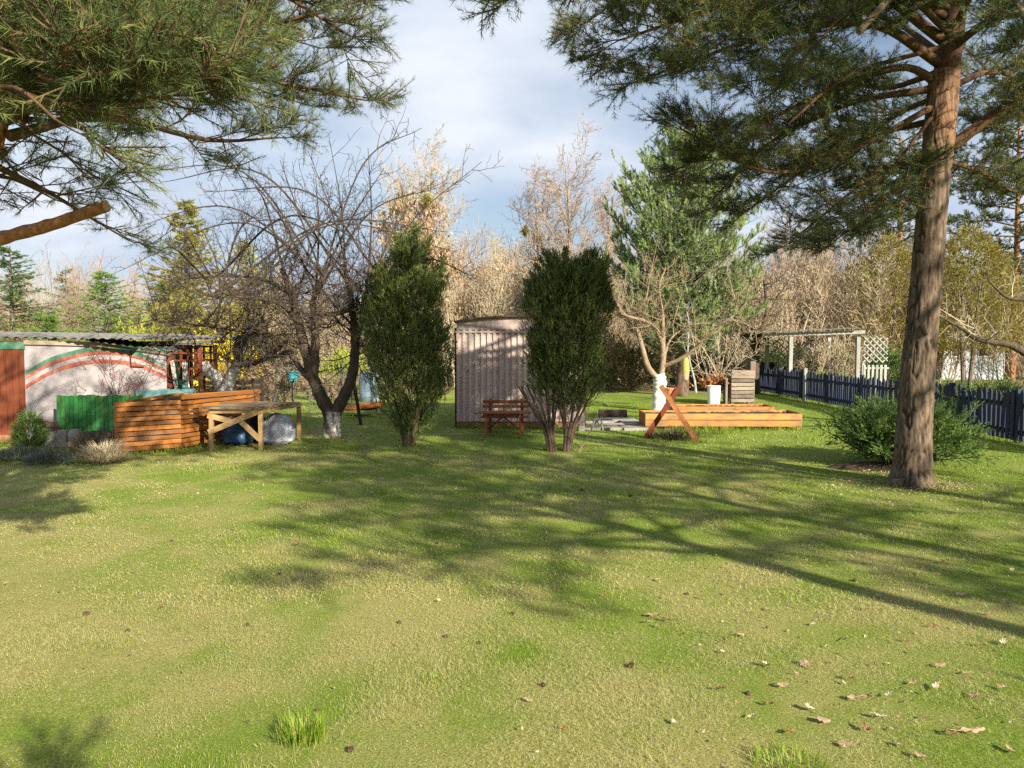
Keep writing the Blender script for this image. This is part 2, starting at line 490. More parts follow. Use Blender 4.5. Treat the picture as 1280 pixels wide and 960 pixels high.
a = lawn.data.attributes.new('litter', 'FLOAT', 'POINT'); a.data.foreach_set('value', lit.ravel().astype(np.float32))
structure(lawn)

# grass blades in four bands of distance
mt = foliage('grass_blades', [(.60, .55, .31), (.42, .40, .14), (.30, .35, .05), (.175, .285, .025), (.085, .185, .014)], [0, .3, .48, .72, 1], .6, .3)
def blades(k, y0, y1, hgt, wid, xlim=.78, pad=1.2, lie=.55, dist=None):
    y = np.sqrt(rng.uniform(y0**2, y1**2, k)); x = rng.uniform(-1, 1, k)*(y*xlim+pad)
    keep = rng.random(k) < np.clip(.62+2.6*(fbm(x*2.3, y*2.3, 61, 4)-.5), .12, 1)       # worn and mossy thin spots
    x, y = x[keep], y[keep]; k = len(x)
    g = green(x, y)
    dry = rng.random(k) > g*.95+.03
    var = np.where(dry, rng.uniform(0, .42, k), rng.uniform(.45, 1, k))
    z = height(x, y)
    az = rng.uniform(0, 2*PI, k)
    tilt = np.where(dry, rng.uniform(.9, 1.52, k), rng.uniform(.3, 1.3, k))
    L = hgt*rng.uniform(.5, 1.25, k)*np.where(dry, 1.15, 1)*(.45+1.5*fbm(x*1.7, y*1.7, 33, 4)**1.5*1.3+.4*(rng.random(k) < .04))
    d = np.stack([np.cos(az)*np.sin(tilt), np.sin(az)*np.sin(tilt), np.cos(tilt)], -1)
    s = np.stack([-np.sin(az), np.cos(az), np.zeros(k)], -1)*(wid*rng.uniform(.6, 1.2, k))[:, None]*.5
    b = np.stack([x, y, z-.004+np.where(dry, rng.uniform(0, .02, k), 0)], -1)
    mid = b+d*(L*.55)[:, None]; mid[:, 2] += L*.06
    tip = b+d*L[:, None]; tip[:, 2] -= L*.12*np.sin(tilt); tip[:, 2] = np.maximum(tip[:, 2], z+.002)
    v = np.stack([b-s, b+s, mid+s*.7, mid-s*.7, tip], 1).reshape(-1, 3)
    i = (np.arange(k)*5)[:, None]
    return v, [i+np.array([[0, 1, 2, 3]]), i+np.array([[3, 2, 4]])], np.repeat(var, 5)
def edge_grass(p, q, k, h=.10, w=.007, spread=.05):
    """uncut grass along the foot of walls, posts and trunks"""
    t = rng.random(k); x = p[0]+(q[0]-p[0])*t+rng.normal(0, spread, k); y = p[1]+(q[1]-p[1])*t+rng.normal(0, spread, k)
    az = rng.uniform(0, 2*PI, k); tilt = rng.uniform(.05, .8, k); L = h*rng.uniform(.4, 1.2, k)
    d = np.stack([np.cos(az)*np.sin(tilt), np.sin(az)*np.sin(tilt), np.cos(tilt)], -1); s = np.stack([-np.sin(az), np.cos(az), 0*az], -1)*w*.5
    b = np.stack([x, y, height(x, y)-.004], -1); mid = b+d*(L*.6)[:, None]; tip = mid+(d+np.stack([np.cos(az), np.sin(az), 0*az-.3], -1)*.5)*(L*.4)[:, None]
    v = np.stack([b-s, b+s, mid+s*.7, mid-s*.7, tip], 1).reshape(-1, 3); i = (np.arange(k)*5)[:, None]
    return v, [i+np.array([[0, 1, 2, 3]]), i+np.array([[3, 2, 4]])], np.repeat(rng.uniform(.3, 1, k), 5)
mb = MB()
for p_, q_, k_, h_ in (((-1.1, 14.8), (1.55, 14.8), 900, .13), ((-5.8, 11.1), (-5.05, 11.62), 350, .10), ((-5.0, 11.6), (-4.4, 13.7), 300, .12), ((2.5, 14.5), (5.5, 14.5), 700, .12),
                       ((8.1, 10.5), (8.5, 26.5), 1600, .14), ((-7.3, 12.2), (-6.0, 12.3), 350, .12), ((-9, 12.5), (-8, 12.5), 300, .14), ((3.3, 16.7), (5.8, 16.7), 400, .12)):
    mb.add(*edge_grass(p_, q_, k_, h_))
for (cx_, cy_, r_, k_) in ((4.56, 8.79, .27, 420), (-3.11, 13.2, .2, 160), (-1.64, 12.3, .2, 200), (.6, 11.75, .12, 120), (.82, 11.75, .12, 120), (2.7, 12.8, .3, 220), (3.1, 12.7, .1, 80), (-4.58, 11.75, .06, 60), (-3.83, 11.75, .06, 60), (-3.56, 12.93, .06, 60), (3.6, 18.8, .25, 150)):
    for a_ in range(6): mb.add(*edge_grass((cx_+r_*math.cos(a_), cy_+r_*math.sin(a_)), (cx_+r_*math.cos(a_+1), cy_+r_*math.sin(a_+1)), k_//6, .09, .006, .03))
for args in ((640000, 2.3, 4.6, .017, .0015), (330000, 4.6, 7.5, .021, .0032), (180000, 7.5, 12, .026, .006), (90000, 12, 22, .045, .013)):
    mb.add(*blades(*args))
stuff(mb.build('grass', 'grass_blades'))

foliage('fresh_blades', [(.20, .30, .03), (.27, .38, .04), (.14, .25, .02), (.40, .38, .12)], None, .5, .35)
def tuft(name, c, r, k, h, mat, label, cat='grass tuft', lean=.6, wid=.004, group=None):
    ph = rng.uniform(0, 2*PI, k); rr = r*np.sqrt(rng.random(k))
    b = np.stack([np.cos(ph)*rr, np.sin(ph)*rr*.8, np.zeros(k)], -1)
    az = ph+rng.normal(0, .8, k); tl = rng.uniform(.05, 1, k)*lean*(rr/r*.7+.5)
    L = h*rng.uniform(.45, 1.1, k)
    d = np.stack([np.cos(az)*np.sin(tl), np.sin(az)*np.sin(tl), np.cos(tl)], -1)
    s = np.stack([-np.sin(az), np.cos(az), 0*az], -1)*wid*.5
    mid = b+d*(L*.6)[:, None]; tip = mid+(d+np.stack([np.cos(az), np.sin(az), 0*az-.2], -1)*(.5*lean))*(L*.4)[:, None]
    v = np.stack([b-s, b+s, mid+s*.8, mid-s*.8, tip], 1).reshape(-1, 3); i = (np.arange(k)*5)[:, None]
    o = np_mesh(name, v, [i+np.array([[0, 1, 2, 3]]), i+np.array([[3, 2, 4]])], mat, None, np.repeat(rng.random(k), 5))
    o.location = (c[0], c[1], float(height(c[0], c[1])))
    return tag(o, label, cat, group)
tuft('grass_tuft', G(376, 925), .095, 420, .10, 'fresh_blades', 'bright green grass tuft by the pine cones on dry lawn', wid=.0035)
tuft('grass_tuft', G(985, 958), .15, 260, .055, 'fresh_blades', 'low yellow green grass patch at the lower edge of the photo', lean=.9)
tuft('grass_tuft', G(541, 852), .045, 70, .04, 'fresh_blades', 'tiny green grass sprig alone on straw coloured lawn', lean=.9)

# fallen leaves and cones
mottled('dead_leaf', [(.20, .12, .07), (.34, .24, .15), (.42, .33, .23)], 14, .7, .3, 60)
mottled('rust_leaf', [(.17, .08, .04), (.28, .15, .08)], 14, .7, .3, 60)
mottled('pale_leaf', [(.38, .30, .22), (.55, .47, .37)], 14, .7, .3, 60)
mottled('cone_scales', [(.045, .026, .016), (.11, .065, .04)], 60, .8, .3, 200)
def leaf_mesh(name, mat, L, lob, curl, lobe=.13):
    n = 26; vs = [(0, 0, 0)]
    for i in range(n):
        a = 2*PI*i/n
        r = .5*(1+lobe*math.cos(lob*a)+random.gauss(0, .06))
        vs.append((math.cos(a)*r*L, math.sin(a)*r*L*.62, 0))
    vs = [(x, y, .006+curl*((x/L)**2*L*1.4+abs(y)*.5)+random.gauss(0, .002)) for x, y, z in vs]
    tri = np.array([[0, i+1, (i+1) % n+1] for i in range(n)])
    mb = MB(); mb.add(vs, tri); mb.bar((-L*.45, 0, .004+curl*L*.3), (-L*.85, .01, .012), .003, .002)
    o = mb.build(name, mat); return o
lf = [leaf_mesh('fallen_leaf', 'dead_leaf', .062, 5, .35), leaf_mesh('fallen_leaf', 'pale_leaf', .055, 7, .5), leaf_mesh('fallen_leaf', 'rust_leaf', .05, 5, .6), leaf_mesh('fallen_leaf', 'dead_leaf', .07, 8, .25, .08)]
def put(o, c, rz, s=1, tilt=0):
    o.location = (c[0], c[1], float(height(c[0], c[1]))+.012); o.rotation_euler = (tilt, random.uniform(-.25, .25), rz); o.scale = (s,)*3
spots = [(948, 832), (957, 834), (907, 866), (1006, 832), (1085, 874), (1114, 872), (960, 885), (1178, 832), (1256, 862), (1245, 740), (1090, 832),
         (1078, 762), (1064, 876), (1250, 805), (1163, 783), (1122, 935), (1262, 940), (846, 908), (990, 920), (1055, 934), (1120, 915), (905, 818),
         (1130, 800), (1208, 842), (815, 772), (806, 780), (832, 778), (926, 795), (970, 728), (990, 720), (1005, 684), (1030, 672), (1150, 718), (1090, 705),
         (1175, 705), (1230, 690), (1258, 672), (1200, 655), (935, 668), (1060, 800), (1190, 765), (1020, 780), (735, 812), (880, 792), (960, 762), (1265, 905),
         (1190, 920), (1236, 900), (1150, 950), (1100, 900), (1080, 915), (1215, 872), (1140, 855), (1170, 860), (1060, 850), (1030, 905), (975, 860), (940, 900), (1240, 770), (1200, 745), (1225, 720), (1265, 715), (1224, 808), (1100, 745), (1140, 880), (1010, 890), (700, 915), (660, 880), (1045, 702), (1120, 660), (1180, 676), (905, 640), (752, 748), (820, 728)]
first = True
glab = 'dry brown fallen leaf lying loose on the lawn right of the middle'
for i, (px, py) in enumerate(spots):
    src = lf[i % 4]
    if i < 4: o = src
    else:
        o = src.copy(); C.objects.link(o)
    put(o, G(px+random.uniform(-4, 4), py), random.random()*6.28, random.uniform(.5, 1.05), random.uniform(-.4, .4))
    tag(o, glab, 'leaf', 'fallen leaves on the lawn')
for (px, py, mi, s, lab) in ((1215, 918, 3, 1.7, 'large long brown fallen leaf near the lower right corner'), (372, 684, 2, 1.2, 'rust red fallen leaf alone beside the shadow edge on the left lawn'),
                             (478, 600, 1, .9, 'small pale fallen leaf in the sunny patch before the table')):
    o = lf[mi].copy(); C.objects.link(o); put(o, G(px, py), .3, s, .1); tag(o, lab, 'leaf')
    if s > 1.5: o.scale = (1.9, .75, 1.5)
# crumbled leaf and needle litter, thickest under the pines on the right
k = 5200; ly = np.sqrt(rng.uniform(2.5**2, 13**2, k)); lx = rng.uniform(-1, 1, k)*(ly*.75+.5); kp = rng.random(k) < np.clip(.26+.16*lx+.6*(fbm(lx*1.2, ly*1.2, 44, 3)-.5), .05, 1)
lx, ly = lx[kp], ly[kp]; k = len(lx)
a_ = rng.uniform(0, 2*PI, 1500); r_ = .25+rng.exponential(.35, 1500)
lx = np.r_[lx, 4.56+r_*np.cos(a_)]; ly = np.r_[ly, 8.79+r_*np.sin(a_)]; k = len(lx)
v, f, var = leaf_quads(np.stack([lx, ly, height(lx, ly)+rng.uniform(.004, .02, k)], -1), .030, np.stack([rng.normal(size=k), rng.normal(size=k), rng.normal(0, .25, k)], -1), .55, jitter=.1)
foliage('litter_bits', [(.12, .07, .04), (.28, .19, .11), (.46, .38, .28)], None, .8, .15)
stuff(np_mesh('leaf_litter', v, [f], 'litter_bits', None, var))
def cone_mesh():
    mb = MB(); L = .045
    mb.tube([(0, 0, 0), (L*.3, 0, 0), (L*.7, 0, 0), (L, 0, 0)], [.006, .013, .010, .003], 8)
    for i in range(60):
        t = (i+.5)/60; a = i*2.4; r = .014*math.sin(PI*min(1, t*.8+.18))
        p = V((L*t, math.cos(a)*r*.6, math.sin(a)*r*.6)); d = V((.5, math.cos(a), math.sin(a))).normalized()
        mb.bar(p, p+d*.010, .009, .003, (1, 0, 0), taper=.7)
    return mb.build('pine_cone', 'cone_scales')
cone = cone_mesh(); first = True
for (px, py) in ((548, 679), (112, 771), (216, 677), (350, 720), (560, 797), (598, 803), (500, 780), (290, 664), (680, 858), (440, 938), (312, 782), (640, 768), (785, 836), (935, 870), (860, 742), (1068, 726), (725, 615), (790, 622), (160, 790)):
    o = cone if first else cone.copy()
    if not first: C.objects.link(o)
    first = False
    c = G(px, py); o.location = (c.x, c.y, float(height(c.x, c.y))+.008); o.rotation_euler = (0, random.uniform(-.4, .4), random.random()*6.28); o.scale = (random.uniform(.55, .85),)*3
    tag(o, 'small dark brown pine cone lying on the lawn', 'pine cone', 'pine cones on the lawn')
# ------------------------------------------------------------------ materials of built things
wood('orange_wood', (.16, .055, .012), (.40, .15, .03), (.17, .095, .055), .5, .55)
wood('yellow_wood', (.29, .115, .025), (.48, .235, .07), (.20, .12, .07), .65, .6)
wood('raw_pine_wood', (.24, .15, .07), (.42, .28, .14), (.30, .18, .09), .3, .7)
wood('weathered_wood', (.13, .10, .08), (.32, .26, .21), (.08, .06, .05), .4, .85)
wood('red_brown_wood', (.10, .022, .012), (.26, .075, .04), (.07, .02, .015), .4, .6)
wood('russet_wood', (.20, .065, .02), (.42, .17, .06), (.12, .04, .02), .35, .6)
wood('table_wood', (.16, .11, .07), (.40, .29, .19), (.10, .07, .05), .4, .85)
wood('dark_wood', (.03, .022, .018), (.09, .065, .05), (.02, .015, .012), .4, .85)
wood('red_cladding', (.12, .032, .016), (.23, .062, .028), (.14, .04, .02), .45, .75)
wood('green_paint', (.018, .125, .03), (.045, .21, .055), (.05, .10, .03), .6, .6)
wood('dark_green_paint', (.01, .10, .04), (.03, .17, .07), (.02, .05, .02), .3, .7)
wood('blue_paint', (.008, .014, .042), (.020, .033, .080), (.05, .055, .07), .3, .6)
wood('grey_white_paint', (.22, .22, .215), (.38, .38, .37), (.18, .17, .15), .4, .7)
wood('white_paint', (.55, .55, .54), (.78, .78, .76), (.40, .38, .34), .3, .6)
wood('teal_paint', (.05, .17, .19), (.14, .29, .30), (.20, .24, .2), .4, .65)
mottled('plaster', [(.17, .15, .155), (.29, .265, .285), (.36, .335, .345)], 2.6, .9, .3, 40)
mottled('mural_green', [(.03, .10, .07), (.05, .17, .11), (.16, .22, .19)], 7, .85, .2, 40)
mottled('mural_red', [(.20, .05, .035), (.28, .085, .06), (.32, .20, .18)], 7, .85, .2, 40)
mottled('asbestos', [(.10, .095, .09), (.20, .195, .185), (.28, .27, .255)], 5, .95, .3, 40)
mottled('concrete', [(.20, .19, .17), (.36, .34, .31)], 9, .95, .5, 40)
mottled('soil', [(.03, .02, .013), (.10, .07, .045)], 9, 1.0, 1, 30, None, .05)
mottled('roof_edge', [(.07, .04, .03), (.14, .085, .06)], 9, .8, .3, 40)
mottled('brick_plinth', [(.24, .10, .07), (.38, .18, .12)], 12, .9, .5, 30)
mottled('blue_bag', [(.012, .035, .09), (.03, .075, .16)], 5, .35, .35, 9, None, .05)
mottled('grey_bag', [(.10, .11, .15), (.30, .32, .40), (.62, .63, .68)], 5, .28, .35, 9, None, .05)
mottled('black_plastic', [(.008, .008, .01), (.02, .02, .024)], 5, .4, .4, 9, None, .05)
mottled('white_plastic', [(.62, .62, .62), (.80, .80, .79)], 8, .5, .1)
mottled('terracotta', [(.38, .14, .07), (.55, .24, .14)], 9, .8, .2)
mottled('yellow_cloth', [(.34, .25, .06), (.50, .39, .11)], 12, .8, .3)
mottled('pink_cloth', [(.50, .25, .20), (.62, .36, .30)], 12, .8, .3)
mottled('orange_cloth', [(.45, .12, .03), (.62, .22, .06)], 12, .7, .3)
mottled('turquoise_plastic', [(.02, .15, .19), (.05, .24, .28)], 8, .4, .1)
mottled('sky_blue_plastic', [(.16, .22, .32), (.26, .33, .43)], 8, .4, .1)
mottled('wire', [(.05, .07, .05), (.12, .14, .11)], 8, .5, 0)
mottled('white_house_wall', [(.34, .37, .42), (.46, .49, .54)], 3, .9, .2)
mottled('dark_glass', [(.02, .025, .03), (.04, .05, .06)], 3, .1, 0)
mottled('slate_roof', [(.10, .09, .09), (.18, .16, .16)], 6, .8, .3)
# painted corrugated steel of the shed: pinkish grey with rust and rain stains
m = NT('shed_steel'); co = m.coord()
n1 = m.noise(co, 3, 6, .65, (1.0, 1, .25)); n2 = m.noise(co, 26, 5, .7)
c = m.ramp(n1, [(.42, .305, .295), (.50, .39, .37), (.55, .44, .415)], [.3, .5, .7])
c = m.mix(m.ramp(n2, [(0, 0, 0), (.6, .6, .6)], [.62, .8]), c, (.36, .25, .21)); m.bump(n2, .1, .004); m.done(c, .55)

def corrugated(mb, o, ud, vd, U, Vl, pitch, amp, thick=.006, trap=False, sub=8, var=None):
    """sheet from corner o: ribs run along vd, waves along ud"""
    o = V(o); ud = V(ud).normalized(); vd = V(vd).normalized(); nrm = ud.cross(vd).normalized()
    k = max(2, int(U/pitch*sub)); vs = []
    for i in range(k+1):
        u = U*i/k; ph = (u/pitch) % 1
        if trap: hh = amp*(1 if ph < .35 else (1-(ph-.35)/.15 if ph < .5 else (0 if ph < .85 else (ph-.85)/.15)))
        else: hh = amp*.5*(1+math.sin(2*PI*u/pitch))
        for v in (0, Vl):
            for t in (0, thick): vs.append(o+ud*u+vd*v+nrm*(hh+t))
    fs = []
    for i in range(k):
        a = i*4; b = a+4
        fs += [[a, a+2, b+2, b], [a+1, b+1, b+3, a+3], [a, b, b+1, a+1], [a+2, a+3, b+3, b+2]]
    fs += [[0, 1, 3, 2], [k*4, k*4+2, k*4+3, k*4+1]]
    mb.add([tuple(p) for p in vs], np.array(fs), var)

def gz(x, y): return float(height(x, y))

# ------------------------------------------------------------------ garden building with the rainbow mural
bx0 = -11.5
pr = P(32, 500, 12.7).x                       # right end of the red cladding
WA = V((pr, 12.70, 0)); WB = V((P(209, 500, 13.7).x, 13.7, 0))
bl = thing('garden_house', 'low garden house with red board end and rainbow mural on white plaster', 'garden house', (-8.6, 13.6, 0))
b = MB()
x = bx0; zt = 1.62
while x < pr-.01:
    wv = min(.105, pr-x); b.bar((x+wv/2, 12.7, .12), (x+wv/2, 12.7, zt), wv-.008, .02, (0, -1, 0)); x += .105
b.bar((bx0, 12.735, .9), (pr-.004, 12.735, .9), 1.56, .03, (0, 1, 0))
b.build('red_wall', 'red_cladding', bl)
b = MB(); b.bar((bx0, 12.68, 1.60), (pr+.02, 12.68, 1.60), .02, .12); b.build('green_trim', 'mural_green', bl)
b = MB(); b.box(((bx0+pr)/2, 12.72, .06), (pr-bx0, .10, .12)); b.build('plinth', 'brick_plinth', bl)
# white wall, a plane from WA to WB, its top following the eave
wd_ = (WB-WA).normalized(); wl_ = (WB-WA).length; wn_ = V((wd_.y, -wd_.x, 0))
def W(u, z, o=0): return WA+wd_*u+UP*z+wn_*o
def wtop(u): return 1.62-.17*max(0, (u/wl_-.35)/.65)
vs = []; k = 24
for i in range(k+1):
    u = wl_*i/k
    for o in (0, -.18):
        for z in (0, wtop(u)): vs.append(tuple(W(u, z, o)))
fs = []
for i in range(k):
    a = i*4; c_ = a+4
    fs += [[a, c_, c_+1, a+1], [a+2, a+3, c_+3, c_+2], [a+1, c_+1, c_+3, a+3]]
fs += [[0, 1, 3, 2], [k*4, k*4+2, k*4+3, k*4+1]]
b = MB(); b.add(vs, np.array(fs)); wall = b.build('white_wall', 'plaster', bl)
def wall_u(px, py):
    """where the sight line meets the wall plane"""
    o = V((0, 0, CAM_H)); d = P(px, py, 10)-o; t = (WA-o).dot(wn_)/d.dot(wn_); p = o+d*t
    return (p-WA).dot(wd_), p.z
def stripe(top, bot, mat, k=40):
    vs = []; n = 0
    T = catmull([V((*wall_u(*q), 0)) for q in top], 8); B_ = catmull([V((*wall_u(*q), 0)) for q in bot], 8)
    for p, q_ in zip(T, B_):
        for (u, z) in ((p.x, p.y), (q_.x, q_.y)):
            u = min(max(u, 0.002), wl_-.002); vs.append(tuple(W(u, min(z, wtop(u)-.004), .004)))
    n = len(T); fs = np.array([[2*i, 2*i+1, 2*i+3, 2*i+2] for i in range(n-1)])
    b = MB(); b.add(vs, fs); b.build('painted_stripe', mat, wall)
l1 = [(32, 464), (58, 449), (85, 440), (115, 434), (145, 434), (175, 441), (208, 457)]
l2 = [(32, 469), (58, 454), (85, 445), (115, 439), (145, 439), (175, 446), (208, 461)]
l3 = [(32, 475), (58, 460), (85, 450), (115, 444), (145, 444), (175, 450), (208, 466)]
l4 = [(32, 481), (58, 466), (85, 455), (115, 450), (145, 450), (175, 455), (208, 470)]
l5 = [(32, 487), (58, 471), (85, 461), (115, 455), (145, 455), (175, 460), (208, 475)]
stripe(l1, l2, 'mural_green'); stripe(l2, l3, 'mural_red'); stripe(l4, l5, 'mural_red')
b = MB()
b.tube([W(wall_u(163, 440)[0], 1.52, .03), W(wall_u(163, 440)[0], 1.24, .03), W(wall_u(180, 460)[0], 1.23, .03)], .014, 6)
b.build('drain_pipe', 'red_brown_wood', bl)
# roofs: wavy sheets, the eave dropping to the right, thick overlapping edges
rf = MB()
def roof(mb, pts, back, drop, pitch=.15):
    A, B_ = V(pts[0]), V(pts[1]); u = (B_-A); L = u.length
    v = V((-u.y, u.x, 0)).normalized(); v = (v*back+UP*drop).normalized()
    corrugated(mb, A, u, v, L, math.hypot(back, drop), pitch, .026, .010)
roof(rf, ((bx0, 12.35, 1.76), (pr+1.75, 12.95, 1.70)), 3.2, .11)
r_ = rf.build('roof', 'asbestos', bl)
rf = MB()
roof(rf, (tuple(W(.9, 1.665, .10)), tuple(W(wl_+.22, 1.47, .10))), 2.6, .12, .13); rf.build('roof', 'asbestos', bl)
b = MB(); b.bar(W(.0, 1.655, .03), W(wl_*.5, 1.625, .03), .03, .07); b.bar(W(wl_*.5, 1.63, .03), W(wl_+.1, 1.44, .03), .03, .05); b.build('fascia', 'weathered_wood', bl)

# green shed behind
gs = thing('green_shed', 'dark green board shed with flat grey roof behind the mural wall', 'shed', (-8.2, 17.5, 0))
b = MB(); x0, x1 = P(150, 430, 17.5).x, P(206, 430, 17.5).x; x = x0
while x < x1: b.bar((x, 17.5, 0), (x, 17.5, 1.70), .11, .02, (0, -1, 0)); x += .12
b.box(((x0+x1)/2, 18.3, .84), (x1-x0-.02, 1.5, 1.68)); b.build('wall', 'dark_green_paint', gs)
b = MB(); corrugated(b, (x0-.9, 17.25, 1.73), (1, 0, 0), (0, 1, .04), x1-x0+2.0, 2.2, .14, .04, .012); b.build('roof', 'asbestos', gs)

# ------------------------------------------------------------------ red brown trellis hut
T0, T1 = P(209, 470, 15.6).x, P(253, 470, 15.6).x
th_ = thing('trellis_hut', 'red brown lattice hut under a thin pale roof slab beside the mural wall', 'trellis', ((T0+T1)/2, 15.9, 0))
zt = P(230, 431, 15.6).z
for yy in (15.6, 16.4):
    for xx in (T0+.04, T1-.04):
        b = MB(); b.bar((xx, yy, 0), (xx, yy, zt), .07, .07, (0, 1, 0)); b.build('post', 'red_brown_wood', th_)
for yy in (15.6, 16.4):
    b = MB()
    for i in range(1, 5): b.bar((T0+(T1-T0)*i/5, yy+.012, .55 if i % 2 else .9), (T0+(T1-T0)*i/5, yy+.012, zt-.01), .045, .022, (0, 1, 0))
    for z in (zt-.04, zt-.17, zt-.32, zt-.48, .95, .72): b.bar((T0, yy-.014, z), (T1, yy-.014, z), .022, .04)
    b.build('lattice', 'red_brown_wood', th_)
b = MB(); b.bar((T0-.08, 16.0, zt+.05), (T1+.10, 16.0, zt+.06), 1.15, .05); b.bar((T0-.02, 15.45, zt+.015), (T1+.04, 15.45, zt+.015), .03, .03); b.build('roof_slab', 'asbestos', th_)
for i, (a0, a1, mat, lab) in enumerate((((212, 470), (224, 494), 'red_brown_wood', 'dark red plank leaning steeply before the trellis hut'),
        ((206, 462), (216, 492), 'red_cladding', 'brick red board leaning against the end of the mural wall'),
        ((215, 451), (226, 475), 'white_paint', 'short cream plank leaning against the trellis hut lattice'),
        ((230, 453), (240, 487), 'white_paint', 'long off white plank leaning across the front of the trellis hut'),
        ((249, 470), (259, 492), 'russet_wood', 'russet board leaning outside the outer post of the trellis hut'),
        ((196, 474), (211, 492), 'red_brown_wood', 'broad dark red panel leaning low against the mural wall'))):
    p0, p1 = P(*a0, 15.45), P(*a1, 15.0); p1 = p0+(p1-p0)*(p0.z/(p0.z-p1.z)) if p1.z > 0 and False else p1
    e = V((p1.x+.06, p1.y-.1, 0.02)); b = MB(); b.bar(e, p0, .16 if i == 5 else .07, .025, (0, -1, 0))
    single('leaning_plank', b, mat, lab, 'plank', e)
b = MB(); p = P(231, 452, 15.2); b.bar((p.x, 15.2, 0), (p.x, 15.2, P(231, 476, 15.2).z), .10, .04, (0, 1, 0))
single('teal_post', b, 'teal_paint', 'teal painted post standing before the trellis hut', 'post', (p.x, 15.2, 0))
b = MB(); p = P(230, 455, 15.3); b.bar((p.x, 15.32, .72), (p.x+.02, 15.30, 1.26), .09, .03, (0, 1, 0)); b.bar((p.x+.01, 15.32, 0), (p.x, 15.32, .74), .05, .03, (0, 1, 0))
single('white_board', b, 'white_paint', 'white chipped board upright before the trellis hut lattice', 'board', (p.x, 15.32, 0))
# teal troughs behind the orange boards
for (a0, a1, Y, lab) in ((168, 203, 13.3, 'pale teal painted trough directly behind the orange board bed'), (203, 236, 13.6, 'darker teal painted trough next to the pale teal one')):
    xa, xb = P(a0, 490, Y).x, P(a1, 490, Y).x; b = MB(); zz0 = P(180, 488, Y).z
    for yy in (Y, Y+.35): b.bar((xa, yy, zz0-.17), (xb-.02, yy, zz0-.16), .025, .34)
    for xx in (xa+.02, xb-.04):
        b.bar((xx, Y+.0127, zz0-.17), (xx, Y+.337, zz0-.17), .02, .32)
        for yy in (Y+.02, Y+.33): b.bar((xx, yy, 0), (xx, yy, zz0-.34), .04, .04)
    b.bar((xa+.03, Y+.175, zz0-.3), (xb-.05, Y+.175, zz0-.3), .32, .02)
    single('teal_trough', b, 'teal_paint', lab, 'trough', ((xa+xb)/2, Y, 0))

# ------------------------------------------------------------------ green board fence, kerb, old boards
Yg = 12.45; xa, xb = P(73, 500, Yg).x, P(176, 500, Yg).x
gf = thing('board_fence', 'bright green painted board fence standing below the mural', 'fence', ((xa+xb)/2, Yg, 0))
b = MB(); x = xa; zb, ztop = .19, P(100, 494, Yg).z; i = 0
while x < xb:
    b.bar((x, Yg+random.uniform(-.006, .006), zb+random.uniform(0, .03)+.02*(x-xa)), (x+.006, Yg, ztop+random.uniform(-.012, .012)), .062, .018, (0, -1, 0)); x += .070
b.build('boards', 'green_paint', gf)
for z in (.32, .70):
    b = MB(); b.bar((xa, Yg+.035, z), (xb, Yg+.035, z), .03, .06); b.build('rail', 'green_paint', gf)
for x in (xa+.05, P(90, 490, Yg).x, P(133, 490, Yg).x, P(164, 490, Yg).x):
    b = MB(); b.bar((x, Yg+.075, 0), (x, Yg+.075, ztop+(.12 if x > xa+.1 else -.05)), .045, .045, (0, 1, 0)); b.build('post', 'asbestos', gf)
for (a0, a1, Y, h, lab) in ((55, 72, 12.1, .20, 'mossy concrete kerb block nearest the red boards'), (73, 87, 12.15, .22, 'square concrete block below the left end of the green fence'), (88, 101, 12.1, .24, 'pale concrete kerb block beside the dark dead plants')):
    xa_, xb_ = P(a0, 550, Y).x, P(a1, 550, Y).x; b = MB(); b.box(((xa_+xb_)/2, Y, h/2), (xb_-xa_-.01, .16, h), random.uniform(-.08, .08)); b.box(((xa_+xb_)/2, Y, h+.02), (xb_-xa_-.04, .12, .04), .03)
    single('concrete_block', b, 'concrete', lab, 'concrete block', ((xa_+xb_)/2, Y, 0))
for i, (z, l, mat, lab) in enumerate(((.13, .40, 'dark_wood', 'lowest dark beam in the small pile left of the green fence'), (.23, .36, 'weathered_wood', 'middle grey beam in the small pile left of the green fence'), (.33, .30, 'roof_edge', 'topmost brown beam in the small pile left of the green fence'))):
    b = MB(); p = P(60, 530, 12.4); b.box((p.x, 12.4, z+.0), (l, .14, .085), .2-.2*i); 
    if i == 0: b.box((p.x-.1, 12.36, .04), (.1, .12, .09)); b.box((p.x+.1, 12.44, .04), (.1, .12, .09))
    single('old_beam', b, mat, lab, 'beam', (p.x, 12.4, z-.04))

# ------------------------------------------------------------------ angled raised bed of orange pallet boards
A0 = V((-5.76, 11.15, 0)); A1 = V((-5.05, 11.70, 0)); A2 = V((-4.52, 13.75, 0)); A3 = V((-5.9, 13.6, 0))
rb = thing('raised_bed', 'tall angled raised bed clad in orange stained pallet boards', 'raised bed', (-5.3, 12.3, 0))
def slat_side(p, q, rows, h, name, miss=(), inner=True):
    b = MB(); d = (q-p).normalized(); L = (q-p).length; nrm = V((d.y, -d.x, 0))
    for i in range(rows):
        z = .04+(i+.5)*h/rows; s = 0
        gap = .012+.004*random.random()
        cuts = [0, L] if L < 1.2 else [0, L*.45, L]
        for a, c in zip(cuts[:-1], cuts[1:]):
            b.bar(p+d*(a+.004)+UP*(z+random.uniform(-.004, .004))+nrm*random.uniform(0, .004), p+d*(c-.004)+UP*(z+random.uniform(-.004, .004)), .02, h/rows-gap)
    b.build(name, 'orange_wood', rb)
    for t in (.05, .5, .95):
        b = MB(); b.bar(p+d*(L*t)-nrm*.07, p+d*(L*t)-nrm*.07+UP*(h+.02), .09, .10, tuple(nrm)); b.build('brace', 'orange_wood', rb)
